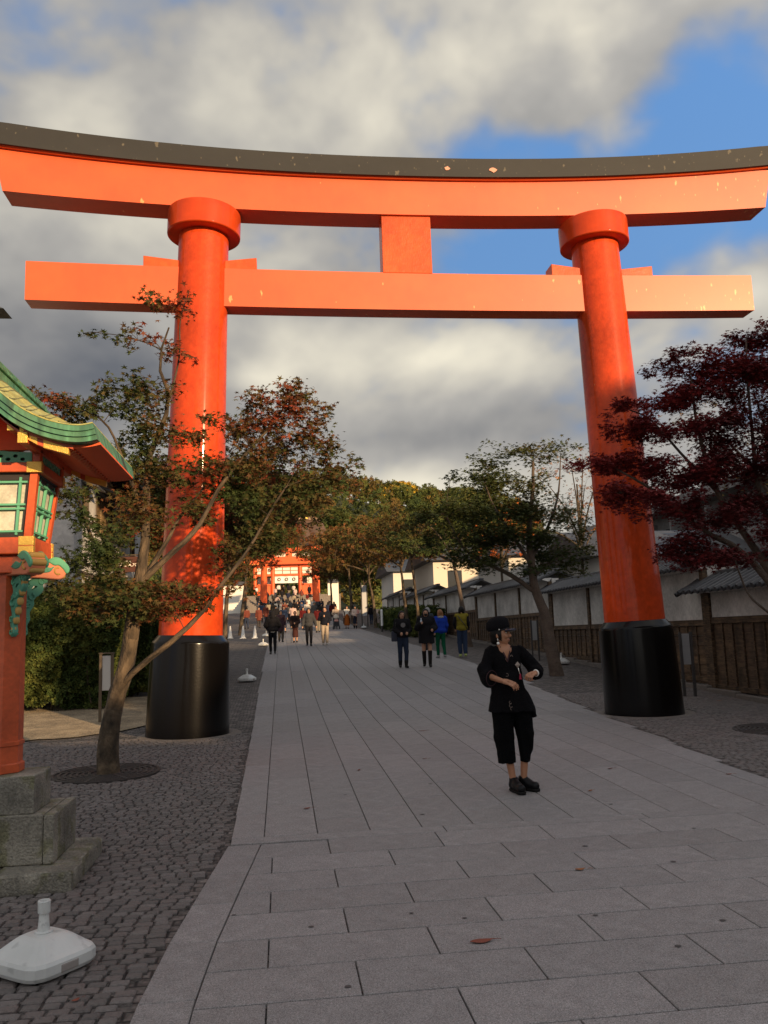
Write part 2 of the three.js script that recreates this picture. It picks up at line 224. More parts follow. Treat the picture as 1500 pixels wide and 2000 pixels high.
// small granite setts either side of the path
{
  const boxes = []; for (let i = 0; i < 4; i++) boxes.push(slabGeo(-0.5, 0.5, -0.5, 0.5, -0.5, 0.5, 0.13, [R() * 4, R() * 4]));
  const tones = [[0.37, 0.35, 0.345], [0.30, 0.287, 0.283], [0.42, 0.40, 0.395], [0.33, 0.312, 0.305], [0.38, 0.345, 0.335]].map(([r, g, b]) => mat(r, g, b, 0.8, { map: rep(speckle, 0.9), bumpMap: rep(rough, 0.9), bumpScale: 0.006 }));
  const near = [], rest = [];
  const lay = (x0, x1, z0, z1, clip) => {
    let row = 0; for (let z = z1; z > z0; z -= 0.071, row++) for (let x = x0 + (row % 2) * 0.06 + R() * 0.012; x < x1;) {
      const w = 0.088 + R() * 0.03, zz = z + (R() - 0.5) * 0.012 + Math.sin(x * 2.1 + row * 0.05) * 0.03;
      if (clip(x, x + w, zz)) (zz > -7 && x < 0 ? near : rest).push([x + w / 2, gy(zz) + (R() - 0.5) * 0.006, zz, w - 0.015 - R() * 0.005, 0.055 + R() * 0.005]); x += w;
    }
  };
  lay(-4.6, 0, -13.5, -3.2, (a, b, z) => b < lineAt(LEFT, z) - 0.004 && !(a > -2.70 && b < -1.36 && z < -6.02 && z > -7.08) && Math.hypot(a + 2.04 + 0.06, z + 10.6) > 0.63 && Math.hypot(a + 1.42, z + 13.83) > 0.7 && a > -1.3 - (-z - 3.4) * 0.36);
  lay(4.6, 8.6, -17, -7.6, (a, b, z) => a > lineAt(RIGHT, z) + 0.004 && b < 8.55 && a < (-z) * 0.66 && Math.hypot(a - 6.0, z + 13.83) > 0.78 && Math.hypot(a - 6.85, z + 11.3) > 0.62);
  near.sort((p, q) => q[2] - p[2]);
  const setts = structure('sett_paving'); 
  near.slice(0, 300).forEach(([x, y, z, w, d], i) => { const m = obj('sett', boxes[i % 4], tones[Math.floor(R() * 5)], setts); m.scale.set(w, 0.045, d); m.position.set(x, y - 0.0215, z); m.rotation.y = (R() - 0.5) * 0.05; });
  const all = near.slice(300).concat(rest); const M = new THREE.Matrix4(), q = new THREE.Quaternion();
  tones.forEach((t, k) => {
    const mine = all.filter((_, i) => (i * 7 + (i >> 3)) % 5 === k), im = new THREE.InstancedMesh(boxes[k % 4], t, mine.length);
    mine.forEach(([x, y, z, w, d], i) => { q.setFromAxisAngle(new THREE.Vector3(0, 1, 0), (R() - 0.5) * 0.06); im.setMatrixAt(i, M.compose(new THREE.Vector3(x, y - 0.0215, z), q, new THREE.Vector3(w, 0.045, d))); });
    im.name = 'sett_bed'; im.userData.kind = 'stuff'; im.castShadow = im.receiveShadow = true; setts.add(im);
  });
  console.log('setts', near.length, rest.length);
}

// bare sandy soil in front of the left hedge
{
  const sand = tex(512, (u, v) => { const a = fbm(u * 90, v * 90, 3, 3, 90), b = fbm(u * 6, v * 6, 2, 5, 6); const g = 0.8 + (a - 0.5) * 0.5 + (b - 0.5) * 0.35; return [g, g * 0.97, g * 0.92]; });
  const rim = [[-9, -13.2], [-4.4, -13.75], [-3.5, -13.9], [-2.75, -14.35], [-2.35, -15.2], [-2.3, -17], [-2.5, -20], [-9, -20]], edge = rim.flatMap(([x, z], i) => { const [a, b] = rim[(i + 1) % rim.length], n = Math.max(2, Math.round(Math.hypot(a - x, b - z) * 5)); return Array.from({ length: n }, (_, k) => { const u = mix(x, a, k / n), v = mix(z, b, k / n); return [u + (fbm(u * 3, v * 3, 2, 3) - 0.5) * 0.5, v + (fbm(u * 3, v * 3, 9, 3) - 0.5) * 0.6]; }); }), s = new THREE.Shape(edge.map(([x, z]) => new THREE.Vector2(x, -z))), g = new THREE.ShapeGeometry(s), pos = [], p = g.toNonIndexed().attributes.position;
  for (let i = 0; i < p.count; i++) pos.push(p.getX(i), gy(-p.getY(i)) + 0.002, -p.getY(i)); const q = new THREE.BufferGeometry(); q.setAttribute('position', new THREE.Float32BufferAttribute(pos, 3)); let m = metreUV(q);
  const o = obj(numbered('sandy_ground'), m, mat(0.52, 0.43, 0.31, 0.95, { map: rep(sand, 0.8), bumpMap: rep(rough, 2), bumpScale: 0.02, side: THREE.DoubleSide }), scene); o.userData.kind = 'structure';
}
// ---------------------------------------------------------------- the great torii
// chipped and faded vermilion along a beam; flakes gather towards the right-hand end
function chips(w, h, base, flake, amount, seed, bias) {
  const r = rng(seed), sp = []; for (let i = 0; i < amount; i++) sp.push([bias(r()), r(), 0.0006 + Math.pow(r(), 6) * 0.0030, r() * 50]);
  const cells = Array.from({ length: 64 }, () => []); sp.forEach((s) => { const c = Math.floor(s[0] * 64); for (let k = -1; k <= 1; k++) if (cells[c + k]) cells[c + k].push(s); });
  return tex(w, (u, v) => {
    const t = 0.93 + (fbm(u * 14, v * 5, seed, 5) - 0.5) * 0.16 + (fbm(u * 120, v * 14, seed + 3, 3) - 0.5) * 0.05; let c = base.map((x) => x * t);
    for (const s of cells[Math.min(63, Math.floor(u * 64))]) { const d = Math.hypot((u - s[0]) * 1.0, (v - s[1]) * 0.09) / s[2]; if (d < 1.4 && d + (fbm(u * 420 + s[3], v * 40, 5, 3) - 0.5) * 1.9 < 0.62) c = flake.map((x) => x * (0.85 + hash3(Math.floor(u * w), Math.floor(v * h), 2) * 0.2)); }
    return c;
  }, true, h);
}
const RED = [0.80, 0.115, 0.022];
const redGloss = phys(...RED, 0.42, { specularIntensity: 0.45, clearcoat: 0.22, clearcoatRoughness: 0.16, bumpMap: rep(brush, 1, 0.6), bumpScale: 0.0035, map: rep(blotch, 0.35) });
const chipped = (seed, amount, bias) => phys(1, 1, 1, 0.5, { map: chips(2048, 128, [0.915, 0.385, 0.165], [0.97, 0.66, 0.40], amount, seed, bias), clearcoat: 0.25, clearcoatRoughness: 0.3 });
const redDark = mat(0.012, 0.011, 0.011, 0.6);
const blackBase = phys(0.004, 0.0035, 0.0035, 0.3, { specularIntensity: 0.1, clearcoat: 0.42, clearcoatRoughness: 0.16, bumpMap: rep(rough, 2.2), bumpScale: 0.0007 });
const charcoal = (() => { const m = mat(1, 1, 1, 0.75, { map: chips(2048, 128, [0.20, 0.195, 0.185], [0.40, 0.37, 0.31], 620, 91, (x) => 1 - Math.pow(x, 1.6) * 0.98) }); return m; })();
const flakeRed = mat(0.75, 0.35, 0.24, 0.85);
const toriiPostUV = (g) => { const p = g.attributes.position, uv = g.attributes.uv; for (let i = 0; i < p.count; i++) uv.setXY(i, uv.getX(i) * 3.2, p.getY(i)); return g; };
const pillarRed = phys(0.78, 0.082, 0.016, 0.42, { specularIntensity: 0.12, clearcoat: 0.34, clearcoatRoughness: 0.09, bumpMap: rep(brush, 1, 0.6), bumpScale: 0.0028, map: rep(blotch, 0.35) });
const redFar = mat(...RED, 0.7);
function torii(root, s, detail) {
  const redPaint = detail ? redGloss : redFar, blackGloss = detail ? blackBase : redDark;
  const G = detail ? 64 : 20, lean = 0.0336, zc = 0;
  const post = (side) => {
    const p = obj('pillar', detail ? toriiPostUV(lathe([[0.50, 1.3], [0.497, 1.6], [0.47, 3.5], [0.445, 5.5], [0.425, 7.2], [0.41, 8.6]], G)) : lathe([[0.5, 1.3], [0.41, 8.6]], G), detail ? pillarRed : redPaint, root);
    p.position.set(side * 3.73, 0, zc); p.rotation.z = side * lean;
    const b = obj('pillar_base', detail ? toriiPostUV(lathe([[0.0, -0.4], [0.645, -0.4], [0.64, 0], [0.622, 0.8], [0.605, 1.38], [0.60, 1.41], [0.585, 1.425], [0.515, 1.51], [0.50, 1.515], [0.45, 1.515]], G)) : lathe([[0.64, -0.4], [0.6, 1.42], [0.51, 1.5], [0.4, 1.5]], G), blackGloss, p);
    b.rotation.z = 0;
    obj('pillar_cap', lathe([[0.41, 8.2], [0.585, 8.2], [0.607, 8.215], [0.61, 8.23], [0.61, 8.60], [0.604, 8.618], [0.59, 8.625], [0.3, 8.625]], G), detail ? pillarRed : redPaint, p);
    return p;
  };
  post(-1); post(1);
  const n = detail ? 40 : 12, X = (h) => Array.from({ length: n + 1 }, (_, i) => -h + 2 * h * i / n);
  const sag = (x, a, b) => a + b * Math.pow(Math.abs(x) / 6.67, 2.2) + (detail ? x * 0.0088 : 0);
  // tie beam through both pillars, sagging very slightly
  obj('tie_beam', sweep(X(6.29), (x) => { const y = 6.895 + 0.082 * (x / 6.3) ** 2, h = 0.662; return [[y, 0.19], [y + h, 0.19], [y + h, -0.19], [y, -0.19]]; }), detail ? chipped(31, 170, (x) => 1 - Math.pow(x, 2.4) * 0.9) : redPaint, root);
  // wedges on the tie beam
  for (const s2 of [-1, 1]) for (const d of [-1, 1]) {
    const c = s2 * 3.50, a = c + d * 0.30, b = c + d * 0.93, y = 7.578, pts = [[Math.min(a, b), y], [Math.max(a, b), y]], hi = 0.205, lo = 0.13; pts.push(d > 0 ? [b, y + hi] : [a, y + lo], d > 0 ? [a, y + lo] : [b, y + hi]);
    const g = cut(pts, 0.34, 0.006); g.translate(0, 0, -0.17); obj('wedge', metreUV(g), redPaint, root);
  }
  obj('centre_strut', bx(-0.43, 0.43, 7.55, 8.60, -0.16, 0.20, 0.01), redPaint, root);
  // lower lintel and black upper lintel, both rising to the ends, ends cut on the slant
  const E = 6.67;
  obj('lower_lintel', sweep(X(E), (x) => { const y = sag(x, 8.593, 0.28), t = sag(x, 9.24, 0.37), k = Math.abs(x) >= E - 0.001 ? Math.sign(x) : 0; return [[y, 0.25, 0], [t, 0.25, k * 0.16], [t, -0.25, k * 0.16], [y, -0.25, 0]]; }), detail ? chipped(57, 150, (x) => 1 - Math.pow(x, 2.6) * 0.9) : redPaint, root);
  obj('upper_lintel', sweep(X(E + 0.22), (x) => { const y = sag(x, 9.247, 0.385), t = sag(x, 9.575, 0.425), k = Math.abs(x) >= E + 0.219 ? Math.sign(x) : 0; return [[y, 0.37, 0], [t, 0.39, k * 0.1], [t + 0.10, 0.0, k * 0.13], [t, -0.39, k * 0.1], [y, -0.37, 0]]; }), detail ? charcoal : mat(0.03, 0.028, 0.026, 0.7), root);
  obj('lintel_soffit', sweep(X(E + 0.1), (x) => { const y = sag(x, 9.222, 0.385); return [[y, 0.30, 0], [y + 0.03, 0.33, 0], [y + 0.03, -0.33, 0], [y, -0.30, 0]]; }), redPaint, root);
  root.scale.setScalar(s);
}
{
  const t = thing('great_torii', 'huge vermilion torii gate with glossy black pillar bases spanning the path, chipped paint at right', 'torii', [2.26, 0.165, -13.8]);
  torii(t, 1, true);
  // bare patches where the paint has come away
  const flake = (name, x, y, z, w, h, seed, parent = t) => { const r = rng(seed), pts = []; for (let i = 0; i < 9; i++) { const a = i / 9 * 2 * Math.PI, q = 0.6 + r() * 0.5; pts.push([Math.cos(a) * w * q, Math.sin(a) * h * q]); } const g = cut(pts, 0.012, 0.002); g.translate(x, y, z); return obj(name, metreUV(g), flakeRed, parent); };
  flake('bare_patch', 0.735, 9.40, 0.376, 0.055, 0.05, 3); flake('bare_patch', 1.54, 9.405, 0.376, 0.08, 0.055, 4);
}
{
  const rings = [[-1.45, 0.66], [6.0, 0.70]];                       // mortar collars round the pillar feet
  for (const [x, r] of rings) { const g = lathe([[r - 0.05, -0.02], [r, 0.0], [r + 0.13, -0.012], [r + 0.15, -0.03]], 48); const m = obj(numbered('mortar_collar'), g, mat(0.34, 0.31, 0.28, 0.9, { map: rep(speckle, 3) }), scene); m.position.set(x + (x < 0 ? 0.01 : -0.02), 0.165, -13.8); m.rotation.x = 0.022; m.userData.kind = 'structure'; }
}
// ---------------------------------------------------------------- shrine lantern on stone steps, left
{
  const copper = mat(0.62, 0.62, 0.36, 0.55, { map: tex(512, (u, v) => { const a = fbm(u * 6, v * 6, 4, 5, 6), b = fbm(u * 40, v * 40, 6, 3, 40); const g = 0.8 + (b - 0.5) * 0.3; return [g * (0.9 + a * 0.2), g * 1.0, g * (0.8 + (0.5 - a) * 0.5)]; }), metalness: 0.1 });
  const verdigris = mat(1, 1, 1, 0.6, { map: rep(tex(512, (u, v) => { const a = fbm(u * 8, v * 3, 14, 5), b = fbm(u * 40, v * 12, 6, 4), dark = smooth(0.60, 0.72, fbm(u * 9, v * 4, 21, 4)); const g = 0.75 + (b - 0.5) * 0.5; const c = [0.40 * g + (a - 0.5) * 0.25, 0.66 * g + (a - 0.5) * 0.1, 0.50 * g]; return [mix(c[0], 0.16, dark), mix(c[1], 0.20, dark), mix(c[2], 0.15, dark)]; }), 0.7) });
  const gold = mat(0.85, 0.52, 0.10, 0.35, { metalness: 0.5, bumpMap: rep(rough, 9), bumpScale: 0.0012 });
  const red = phys(0.78, 0.13, 0.035, 0.5, { clearcoat: 0.2, clearcoatRoughness: 0.3, map: rep(blotch, 1.2) });
  const darkRed = mat(0.70, 0.11, 0.03, 0.7);
  const green = mat(0.12, 0.40, 0.24, 0.55), carveGreen = mat(0.10, 0.34, 0.22, 0.6), ochre = mat(0.52, 0.31, 0.08, 0.6), salmon = mat(0.80, 0.27, 0.14, 0.6);
  const paper = mat(0.80, 0.76, 0.62, 0.9, { map: rep(blotch, 2) }), blackLac = mat(0.03, 0.022, 0.018, 0.5);
  const stone = [[0.42, 0.385, 0.31], [0.40, 0.365, 0.295], [0.44, 0.405, 0.33]].map(([r, g, b]) => mat(r, g, b, 0.85, { map: rep(tex(512, (u, v) => { const a = fbm(u * 90, v * 90, 3, 2, 90), b = fbm(u * 5, v * 5, 2, 5, 5), m = smooth(0.55, 0.7, fbm(u * 7, v * 7, 33, 5, 7)); const k = 0.74 + (a - 0.5) * 0.28 + (b - 0.5) * 0.5; return [k * mix(1, 0.84, m), k * mix(1, 0.85, m), k * mix(1, 0.74, m)]; }), 1.1), bumpMap: rep(rough, 4), bumpScale: 0.006 }));
  const L = thing('shrine_lantern', 'tall vermilion shrine lantern with green copper roof on a stepped stone plinth', 'lantern', [-2.02, 0, -6.52]);
  const base = (x0, x1, y0, y1, z0, z1, m, r = 0.012) => obj('plinth_stone', bx(x0 + 2.02, x1 + 2.02, y0, y1, z0 + 6.52, z1 + 6.52, r), stone[m], L);
  base(-2.65, -1.90, -0.02, 0.128, -6.55, -6.05, 0, 0.02); base(-1.897, -1.39, -0.02, 0.126, -6.40, -6.05, 1, 0.02); base(-1.9, -1.395, -0.02, 0.127, -7.05, -6.403, 2, 0.025); base(-2.65, -1.903, -0.02, 0.127, -7.05, -6.553, 1, 0.02);
  base(-2.48, -1.632, 0.128, 0.458, -6.88, -6.25, 1); base(-1.63, -1.56, 0.128, 0.455, -6.55, -6.245, 0); base(-1.63, -1.562, 0.128, 0.457, -6.90, -6.552, 2);
  base(-2.34, -1.70, 0.457, 0.715, -6.70, -6.267, 2);
  // octagonal post with collars
  const oct = (pr) => { const g = new THREE.LatheGeometry(pr.map(([r, y]) => new THREE.Vector2(r / Math.cos(Math.PI / 8), y)), 8, Math.PI / 8); const n = g.toNonIndexed(); n.computeVertexNormals(); return metreUV(n); };
  const post = obj('post', oct([[0.0, 0.715], [0.150, 0.715], [0.146, 2.16]]), red, L);
  obj('collar', oct([[0.150, 0.90], [0.158, 0.905], [0.158, 0.93], [0.149, 0.935]]), red, post); obj('collar', oct([[0.155, 0.715], [0.162, 0.72], [0.162, 0.775], [0.150, 0.785]]), red, post);
  obj('capital', bx(-0.20, 0.20, 2.12, 2.25, -0.20, 0.20), red, L);
  // scroll brackets under the box: noses to the right and to the front, carved hangings below
  const scroll = (name, pts, t, m, at, turn, parent = L) => { const g = metreUV(cut(spline([...pts, pts[0]], 60), t, 0.006)); g.translate(0, 0, -t / 2); const o = obj(name, g, m, parent); o.position.set(...at); o.rotation.y = turn; return o; };
  const nose = [[0, -0.07], [0.16, -0.07], [0.30, -0.075], [0.345, -0.05], [0.37, 0.0], [0.355, 0.035], [0.31, 0.075], [0.25, 0.085], [0.2, 0.06], [0.1, 0.06], [0, 0.06]];
  const hang = [[0, 0], [0.03, -0.03], [0.10, 0.0], [0.17, 0.012], [0.215, 0.0], [0.22, -0.035], [0.18, -0.06], [0.185, -0.11], [0.15, -0.16], [0.10, -0.20], [0.095, -0.27], [0.06, -0.33], [0.065, -0.40], [0.04, -0.45], [0.045, -0.52], [0.02, -0.56], [-0.01, -0.54], [0.0, -0.48], [-0.02, -0.42], [0.01, -0.36], [-0.015, -0.28], [-0.02, -0.2], [0.02, -0.15], [0.0, -0.08]], holes = [[[0.08, -0.07], [0.13, -0.065], [0.125, -0.09], [0.07, -0.13], [0.055, -0.11]]];
  for (const [dx, dz] of [[1, 1], [1, -1], [-1, 1], [-1, -1]]) {                                    // one under each corner of the box
    const turn = Math.atan2(-dz, dx), k = Math.SQRT1_2, n = scroll('bracket_nose', nose, 0.12, salmon, [dx * 0.11 * k, 2.175, dz * 0.11 * k], turn);
    for (const s of [-1, 1]) {
      scroll('leaf_scroll', [[0.19, 0.062], [0.25, 0.092], [0.31, 0.082], [0.372, 0.03], [0.38, -0.01], [0.355, -0.03], [0.33, 0.0], [0.29, 0.03], [0.25, 0.03]], 0.02, green, [0, 0, s * 0.062], 0, n);
      scroll('leaf_scroll', [[0.1, -0.01], [0.16, 0.025], [0.22, 0.01], [0.25, 0.02], [0.22, -0.02], [0.16, -0.03]], 0.014, carveGreen, [0, 0, s * 0.06], 0, n);
      const ey = obj('scroll_eye', new THREE.TorusGeometry(0.026, 0.008, 6, 16, 4.2), ochre, n); ey.position.set(0.285, -0.012, s * 0.06); ey.rotation.z = 1.2;
    }
    for (const [x, y, w] of [[0.335, 0.055, 0.036], [0.36, 0.005, 0.036], [0.34, -0.05, 0.03]]) { const g = new THREE.CapsuleGeometry(w * 0.7, 0.075, 4, 10); g.rotateX(Math.PI / 2); g.translate(x, y, 0); obj('ochre_roll', g, ochre, n); }
    const g = metreUV(cut(spline([...hang, hang[0]], 110).slice(0, -1), 0.05, 0.008, holes)); g.translate(0, 0, -0.025); const h = obj('carved_hanging', g, carveGreen, L); h.position.set(dx * 0.15 * k, 2.105, dz * 0.15 * k); h.rotation.y = turn; h.scale.set(0.85, 0.78, 0.85);
    for (const s of [-1, 1]) for (const [x, y, r] of [[0.16, -0.03, 0.034], [0.03, -0.25, 0.04], [0.07, -0.18, 0.036], [0.015, -0.40, 0.03], [0.02, -0.52, 0.026], [0.03, -0.06, 0.03]]) { const o = obj('curl', new THREE.TorusGeometry(r * 0.72, r * 0.30, 6, 16, 5), r > 0.035 ? carveGreen : green, h); o.position.set(x, y, s * 0.026); o.rotation.z = x * 40; }
    if (dz > 0) for (let m = 0; m < 6; m++) { const c = new THREE.CapsuleGeometry(0.024, 0.012, 3, 10); c.scale(0.8, 1.0, 1.6); c.rotateX(Math.PI / 2); const o = obj('ochre_roll', c, ochre, h); o.position.set(0.165 - m * 0.028, -0.07 - m * 0.085, 0); }
  }
  // light box, wider at the top: rails, corner posts, paper panes, green lattice
  const B0 = 0.25, B1 = 0.305, yb = 2.37, yt = 2.82, half = (y) => mix(B0, B1, (y - yb) / (yt - yb));
  const rail = (y0, y1, w, m, name) => obj(name, [bx(-w, w, y0, y1, w - 0.06, w), bx(-w, w, y0, y1, -w, -w + 0.06), bx(-w, -w + 0.06, y0, y1, -w + 0.06, w - 0.06), bx(w - 0.06, w, y0, y1, -w + 0.06, w - 0.06)], m, L);
  rail(2.25, 2.37, 0.275, red, 'lower_rail'); rail(2.83, 2.90, 0.335, red, 'upper_rail'); rail(2.82, 2.845, 0.30, blackLac, 'inner_rail');
  obj('box_floor', plain(-0.26, 0.26, 2.27, 2.31, -0.26, 0.26), darkRed, L);
  for (const s of [-1, 1]) for (const t of [-1, 1]) {
    obj('corner_post', bar([s * (B0 - 0.02), 2.36, t * (B0 - 0.02)], [s * (B1 - 0.025), 2.835, t * (B1 - 0.025)], 0.052), red, L);
    obj('top_block', bx(s * 0.30 - 0.03, s * 0.30 + 0.03, 2.90, 3.0, t * 0.30 - 0.03, t * 0.30 + 0.03), red, L);
    // gilt corner fittings, a thin sheet proud of the rails
    for (const [y0, y1, w] of [[2.245, 2.305, 0.275], [2.31, 2.375, 0.275], [2.827, 2.904, 0.335]]) { const e = 0.003; obj('gilt_fitting', [bx(Math.min(s * (w + e), s * (w - 0.10)), Math.max(s * (w + e), s * (w - 0.10)), y0, y1, Math.min(t * (w + e), t * (w - 0.01)), Math.max(t * (w + e), t * (w - 0.01)), 0.002), bx(Math.min(s * (w + e), s * (w - 0.01)), Math.max(s * (w + e), s * (w - 0.01)), y0, y1, Math.min(t * (w - 0.01), t * (w - 0.05)), Math.max(t * (w - 0.01), t * (w - 0.05)), 0.002)], gold, L); }
  }
  for (let f = 0; f < 4; f++) {
    const face = new THREE.Group(); const ang = f * Math.PI / 2; face.name = 'lattice_window'; L.add(face); face.rotation.y = ang;
    const z = (y) => half(y) - 0.035, P = (x, y, dz = 0) => [x, y, z(y) + dz];
    const w0 = B0 - 0.05, w1 = B1 - 0.055;
    obj('paper_pane', polyGeo([P(-w0, yb), P(w0, yb), P(w1, yt), P(-w1, yt), P(-w0, yb, -0.01), P(w0, yb, -0.01), P(w1, yt, -0.01), P(-w1, yt, -0.01)], [[0, 1, 2, 3], [7, 6, 5, 4], [0, 3, 7, 4], [1, 5, 6, 2]]), paper, face).geometry = metreUV(face.children[0].geometry);
    obj('black_frame', [bar(P(-w0 + 0.005, yb, 0.008), P(-w1 + 0.005, yt, 0.008), 0.03, 0.02), bar(P(w0 - 0.005, yb, 0.008), P(w1 - 0.005, yt, 0.008), 0.03, 0.02), bar(P(-w0, yb + 0.014, 0.008), P(w0, yb + 0.014, 0.008), 0.02, 0.028), bar(P(-w1, yt - 0.02, 0.008), P(w1, yt - 0.02, 0.008), 0.02, 0.04)], blackLac, face);
    for (const q of [-0.80, 0.80]) obj('lattice_bar', bar(P(q * w0 * 0.93, yb + 0.02, 0.02), P(q * w1 * 0.93, yt - 0.02, 0.02), 0.017, 0.02), green, face);
    obj('lattice_bar', bar(P(0, yb + 0.02, 0.02), P(0, yt - 0.02, 0.02), 0.017, 0.02), green, face);
    for (const y of [yb + 0.045, yb + 0.205, yb + 0.235, yt - 0.055]) { const w = mix(w0, w1, (y - yb) / (yt - yb)) - 0.012; obj('lattice_bar', bar(P(-w, y, 0.024), P(w, y, 0.024), 0.02, 0.014), green, face); }
  }
  // openwork frieze below the roof, front and sides
  for (let f = 0; f < 4; f++) { const hs = [], r = rng(60 + f); for (let k = 0; k < 9; k++) { const cx = -0.20 + k * 0.05, cy = 0.038 + (k % 2 ? 0.012 : -0.012), a0 = r() * 6; hs.push(Array.from({ length: 7 }, (_, i) => { const a = -i / 7 * 2 * Math.PI + a0; return [cx + Math.cos(a) * 0.017, cy + Math.sin(a) * 0.013]; })); } const g = metreUV(cut([[-0.265, 0], [0.265, 0], [0.265, 0.075], [0.1, 0.085], [0, 0.1], [-0.1, 0.085], [-0.265, 0.075]], 0.02, 0.002, hs)); g.translate(0, 2.90, 0.295); const o = obj('openwork_frieze', g, green, L); o.rotation.y = f * Math.PI / 2; const bk = obj('frieze_back', plain(-0.26, 0.26, 2.90, 2.97, 0.27, 0.28), blackLac, L); bk.rotation.y = f * Math.PI / 2; }
  // curved gable roof, ridge running along the path
  const prof = spline([[0, 3.43], [0.10, 3.36], [0.20, 3.275], [0.32, 3.18], [0.46, 3.11], [0.60, 3.072], [0.70, 3.065], [0.778, 3.08]], 24);
  const RZ = 0.767, rise = (z, zf) => 0.095 * (1 - smooth(zf - 0.36, zf, Math.abs(z)));                       // the slope rolls down to the gable edges
  const roofSide = (s, t0, t1, zf, roll = false) => {
    const pos = [], q = (a, b, c, d) => pos.push(...a, ...b, ...c, ...a, ...c, ...d), zs = roll ? Array.from({ length: 17 }, (_, i) => -zf + 2 * zf * (i / 16)) : [-zf, zf];
    const P2 = (i, t, z) => { const [x, y] = prof[i], [xa, ya] = prof[Math.max(0, i - 1)], [xb, yb2] = prof[Math.min(prof.length - 1, i + 1)], l = Math.hypot(xb - xa, yb2 - ya), up = roll ? rise(z, zf) * smooth(0.78, 0.45, x) : 0; return [s * (x + (yb2 - ya) / l * t), y - (xb - xa) / l * t + up, z]; };
    for (let i = 0; i + 1 < prof.length; i++) { for (let k = 0; k + 1 < zs.length; k++) { q(P2(i, t0, zs[k + 1]), P2(i + 1, t0, zs[k + 1]), P2(i + 1, t0, zs[k]), P2(i, t0, zs[k])); q(P2(i, t1, zs[k]), P2(i + 1, t1, zs[k]), P2(i + 1, t1, zs[k + 1]), P2(i, t1, zs[k + 1])); } q(P2(i, t1, zf), P2(i + 1, t1, zf), P2(i + 1, t0, zf), P2(i, t0, zf)); q(P2(i, t0, -zf), P2(i + 1, t0, -zf), P2(i + 1, t1, -zf), P2(i, t1, -zf)); }
    const e = prof.length - 1; q(P2(e, t0, zf), P2(e, t1, zf), P2(e, t1, -zf), P2(e, t0, -zf)); const g = new THREE.BufferGeometry(); g.setAttribute('position', new THREE.Float32BufferAttribute(pos, 3)); return metreUV(g);
  };
  const seamM = mat(0.16, 0.17, 0.08, 0.6);
  const roof = new THREE.Group(); roof.name = 'roof'; L.add(roof);
  for (const s of [-1, 1]) {
    obj('copper_slope', roofSide(s, -0.004, 0.005, RZ, true), copper, roof);
    obj('eave_course', roofSide(s, 0.006, 0.042, RZ - 0.004), verdigris, roof); obj('eave_course', roofSide(s, 0.0425, 0.078, RZ - 0.018), verdigris, roof); obj('eave_course', roofSide(s, 0.0785, 0.112, RZ - 0.034), verdigris, roof);
    obj('soffit', roofSide(s, 0.113, 0.13, RZ - 0.12), darkRed, roof);
    // standing seams across the slope
    for (let k = 1; k < 15; k++) { const i = Math.round(k * (prof.length - 1) / 15), [x, y] = prof[i]; obj('seam', limb(Array.from({ length: 11 }, (_, m) => { const z = -RZ + 2 * RZ * m / 10; return [s * x, y + 0.005 + rise(z, RZ) * smooth(0.78, 0.45, x), z]; }), 0.005, 0.005, 20, 5), seamM, roof); }
    // barge boards front and back with gilt ends, purlin ends, rafters
    for (const zz of [RZ - 0.16, -RZ + 0.12]) {
      const pts = prof.filter(([x]) => x < 0.60).map(([x, y]) => [x, y - 0.135]), low = pts.map(([x, y]) => [x, y - 0.05]).reverse(); const g = metreUV(cut([...pts, ...low].map(([x, y]) => [s * x, y]), 0.04, 0.003)); g.translate(0, 0, zz); obj('barge_board', g, red, roof);
      const [ex, ey] = pts[pts.length - 1], [fx, fy] = pts[pts.length - 5], [hx, hy] = pts[9], [kx, ky] = pts[12]; for (const [a, b, c, d] of [[fx, fy, ex, ey], [hx, hy, kx, ky]]) { const tip = metreUV(cut([[s * a, b + 0.003], [s * c + s * 0.003, d + 0.003], [s * c + s * 0.003, d - 0.053], [s * a, b - 0.053]], 0.047, 0.002)); tip.translate(0, 0, zz - 0.0035); obj('gilt_tip', tip, gold, roof); }
    }
    obj('purlin', bx(s * 0.30 - 0.03, s * 0.30 + 0.03, 2.965, 3.035, -RZ + 0.2, RZ - 0.10), red, L); obj('purlin', bx(s * 0.22 - 0.03, s * 0.22 + 0.03, 3.06, 3.13, -RZ + 0.2, RZ - 0.135), red, L);
    obj('gilt_end', bx(s * 0.30 - 0.032, s * 0.30 + 0.032, 2.963, 3.037, RZ - 0.1, RZ - 0.092, 0.002), gold, L); obj('gilt_end', bx(s * 0.22 - 0.032, s * 0.22 + 0.032, 3.058, 3.132, RZ - 0.135, RZ - 0.127, 0.002), gold, L);
    for (let k = 0; k < 17; k++) { const z = -RZ + 0.16 + k * 0.078; obj('rafter', bar([s * 0.30, 3.05, z], [s * 0.63, 2.935, z], 0.026, 0.03), red, roof); }
  }
  obj('gable_panel', metreUV((() => { const g = cut([[-0.24, 2.99], [0.24, 2.99], [0.14, 3.2], [0, 3.33], [-0.14, 3.2]], 0.03, 0.003); g.translate(0, 0, 0.30); return g; })()), darkRed, L);
  obj('ridge', [bx(-0.07, 0.07, 3.40, 3.545, -RZ - 0.06, RZ + 0.06, 0.006), bx(-0.085, 0.085, 3.548, 3.575, -RZ - 0.075, RZ + 0.075, 0.006), bx(-0.055, 0.055, 3.578, 3.63, -RZ - 0.07, RZ + 0.07, 0.012)], verdigris, roof);
}
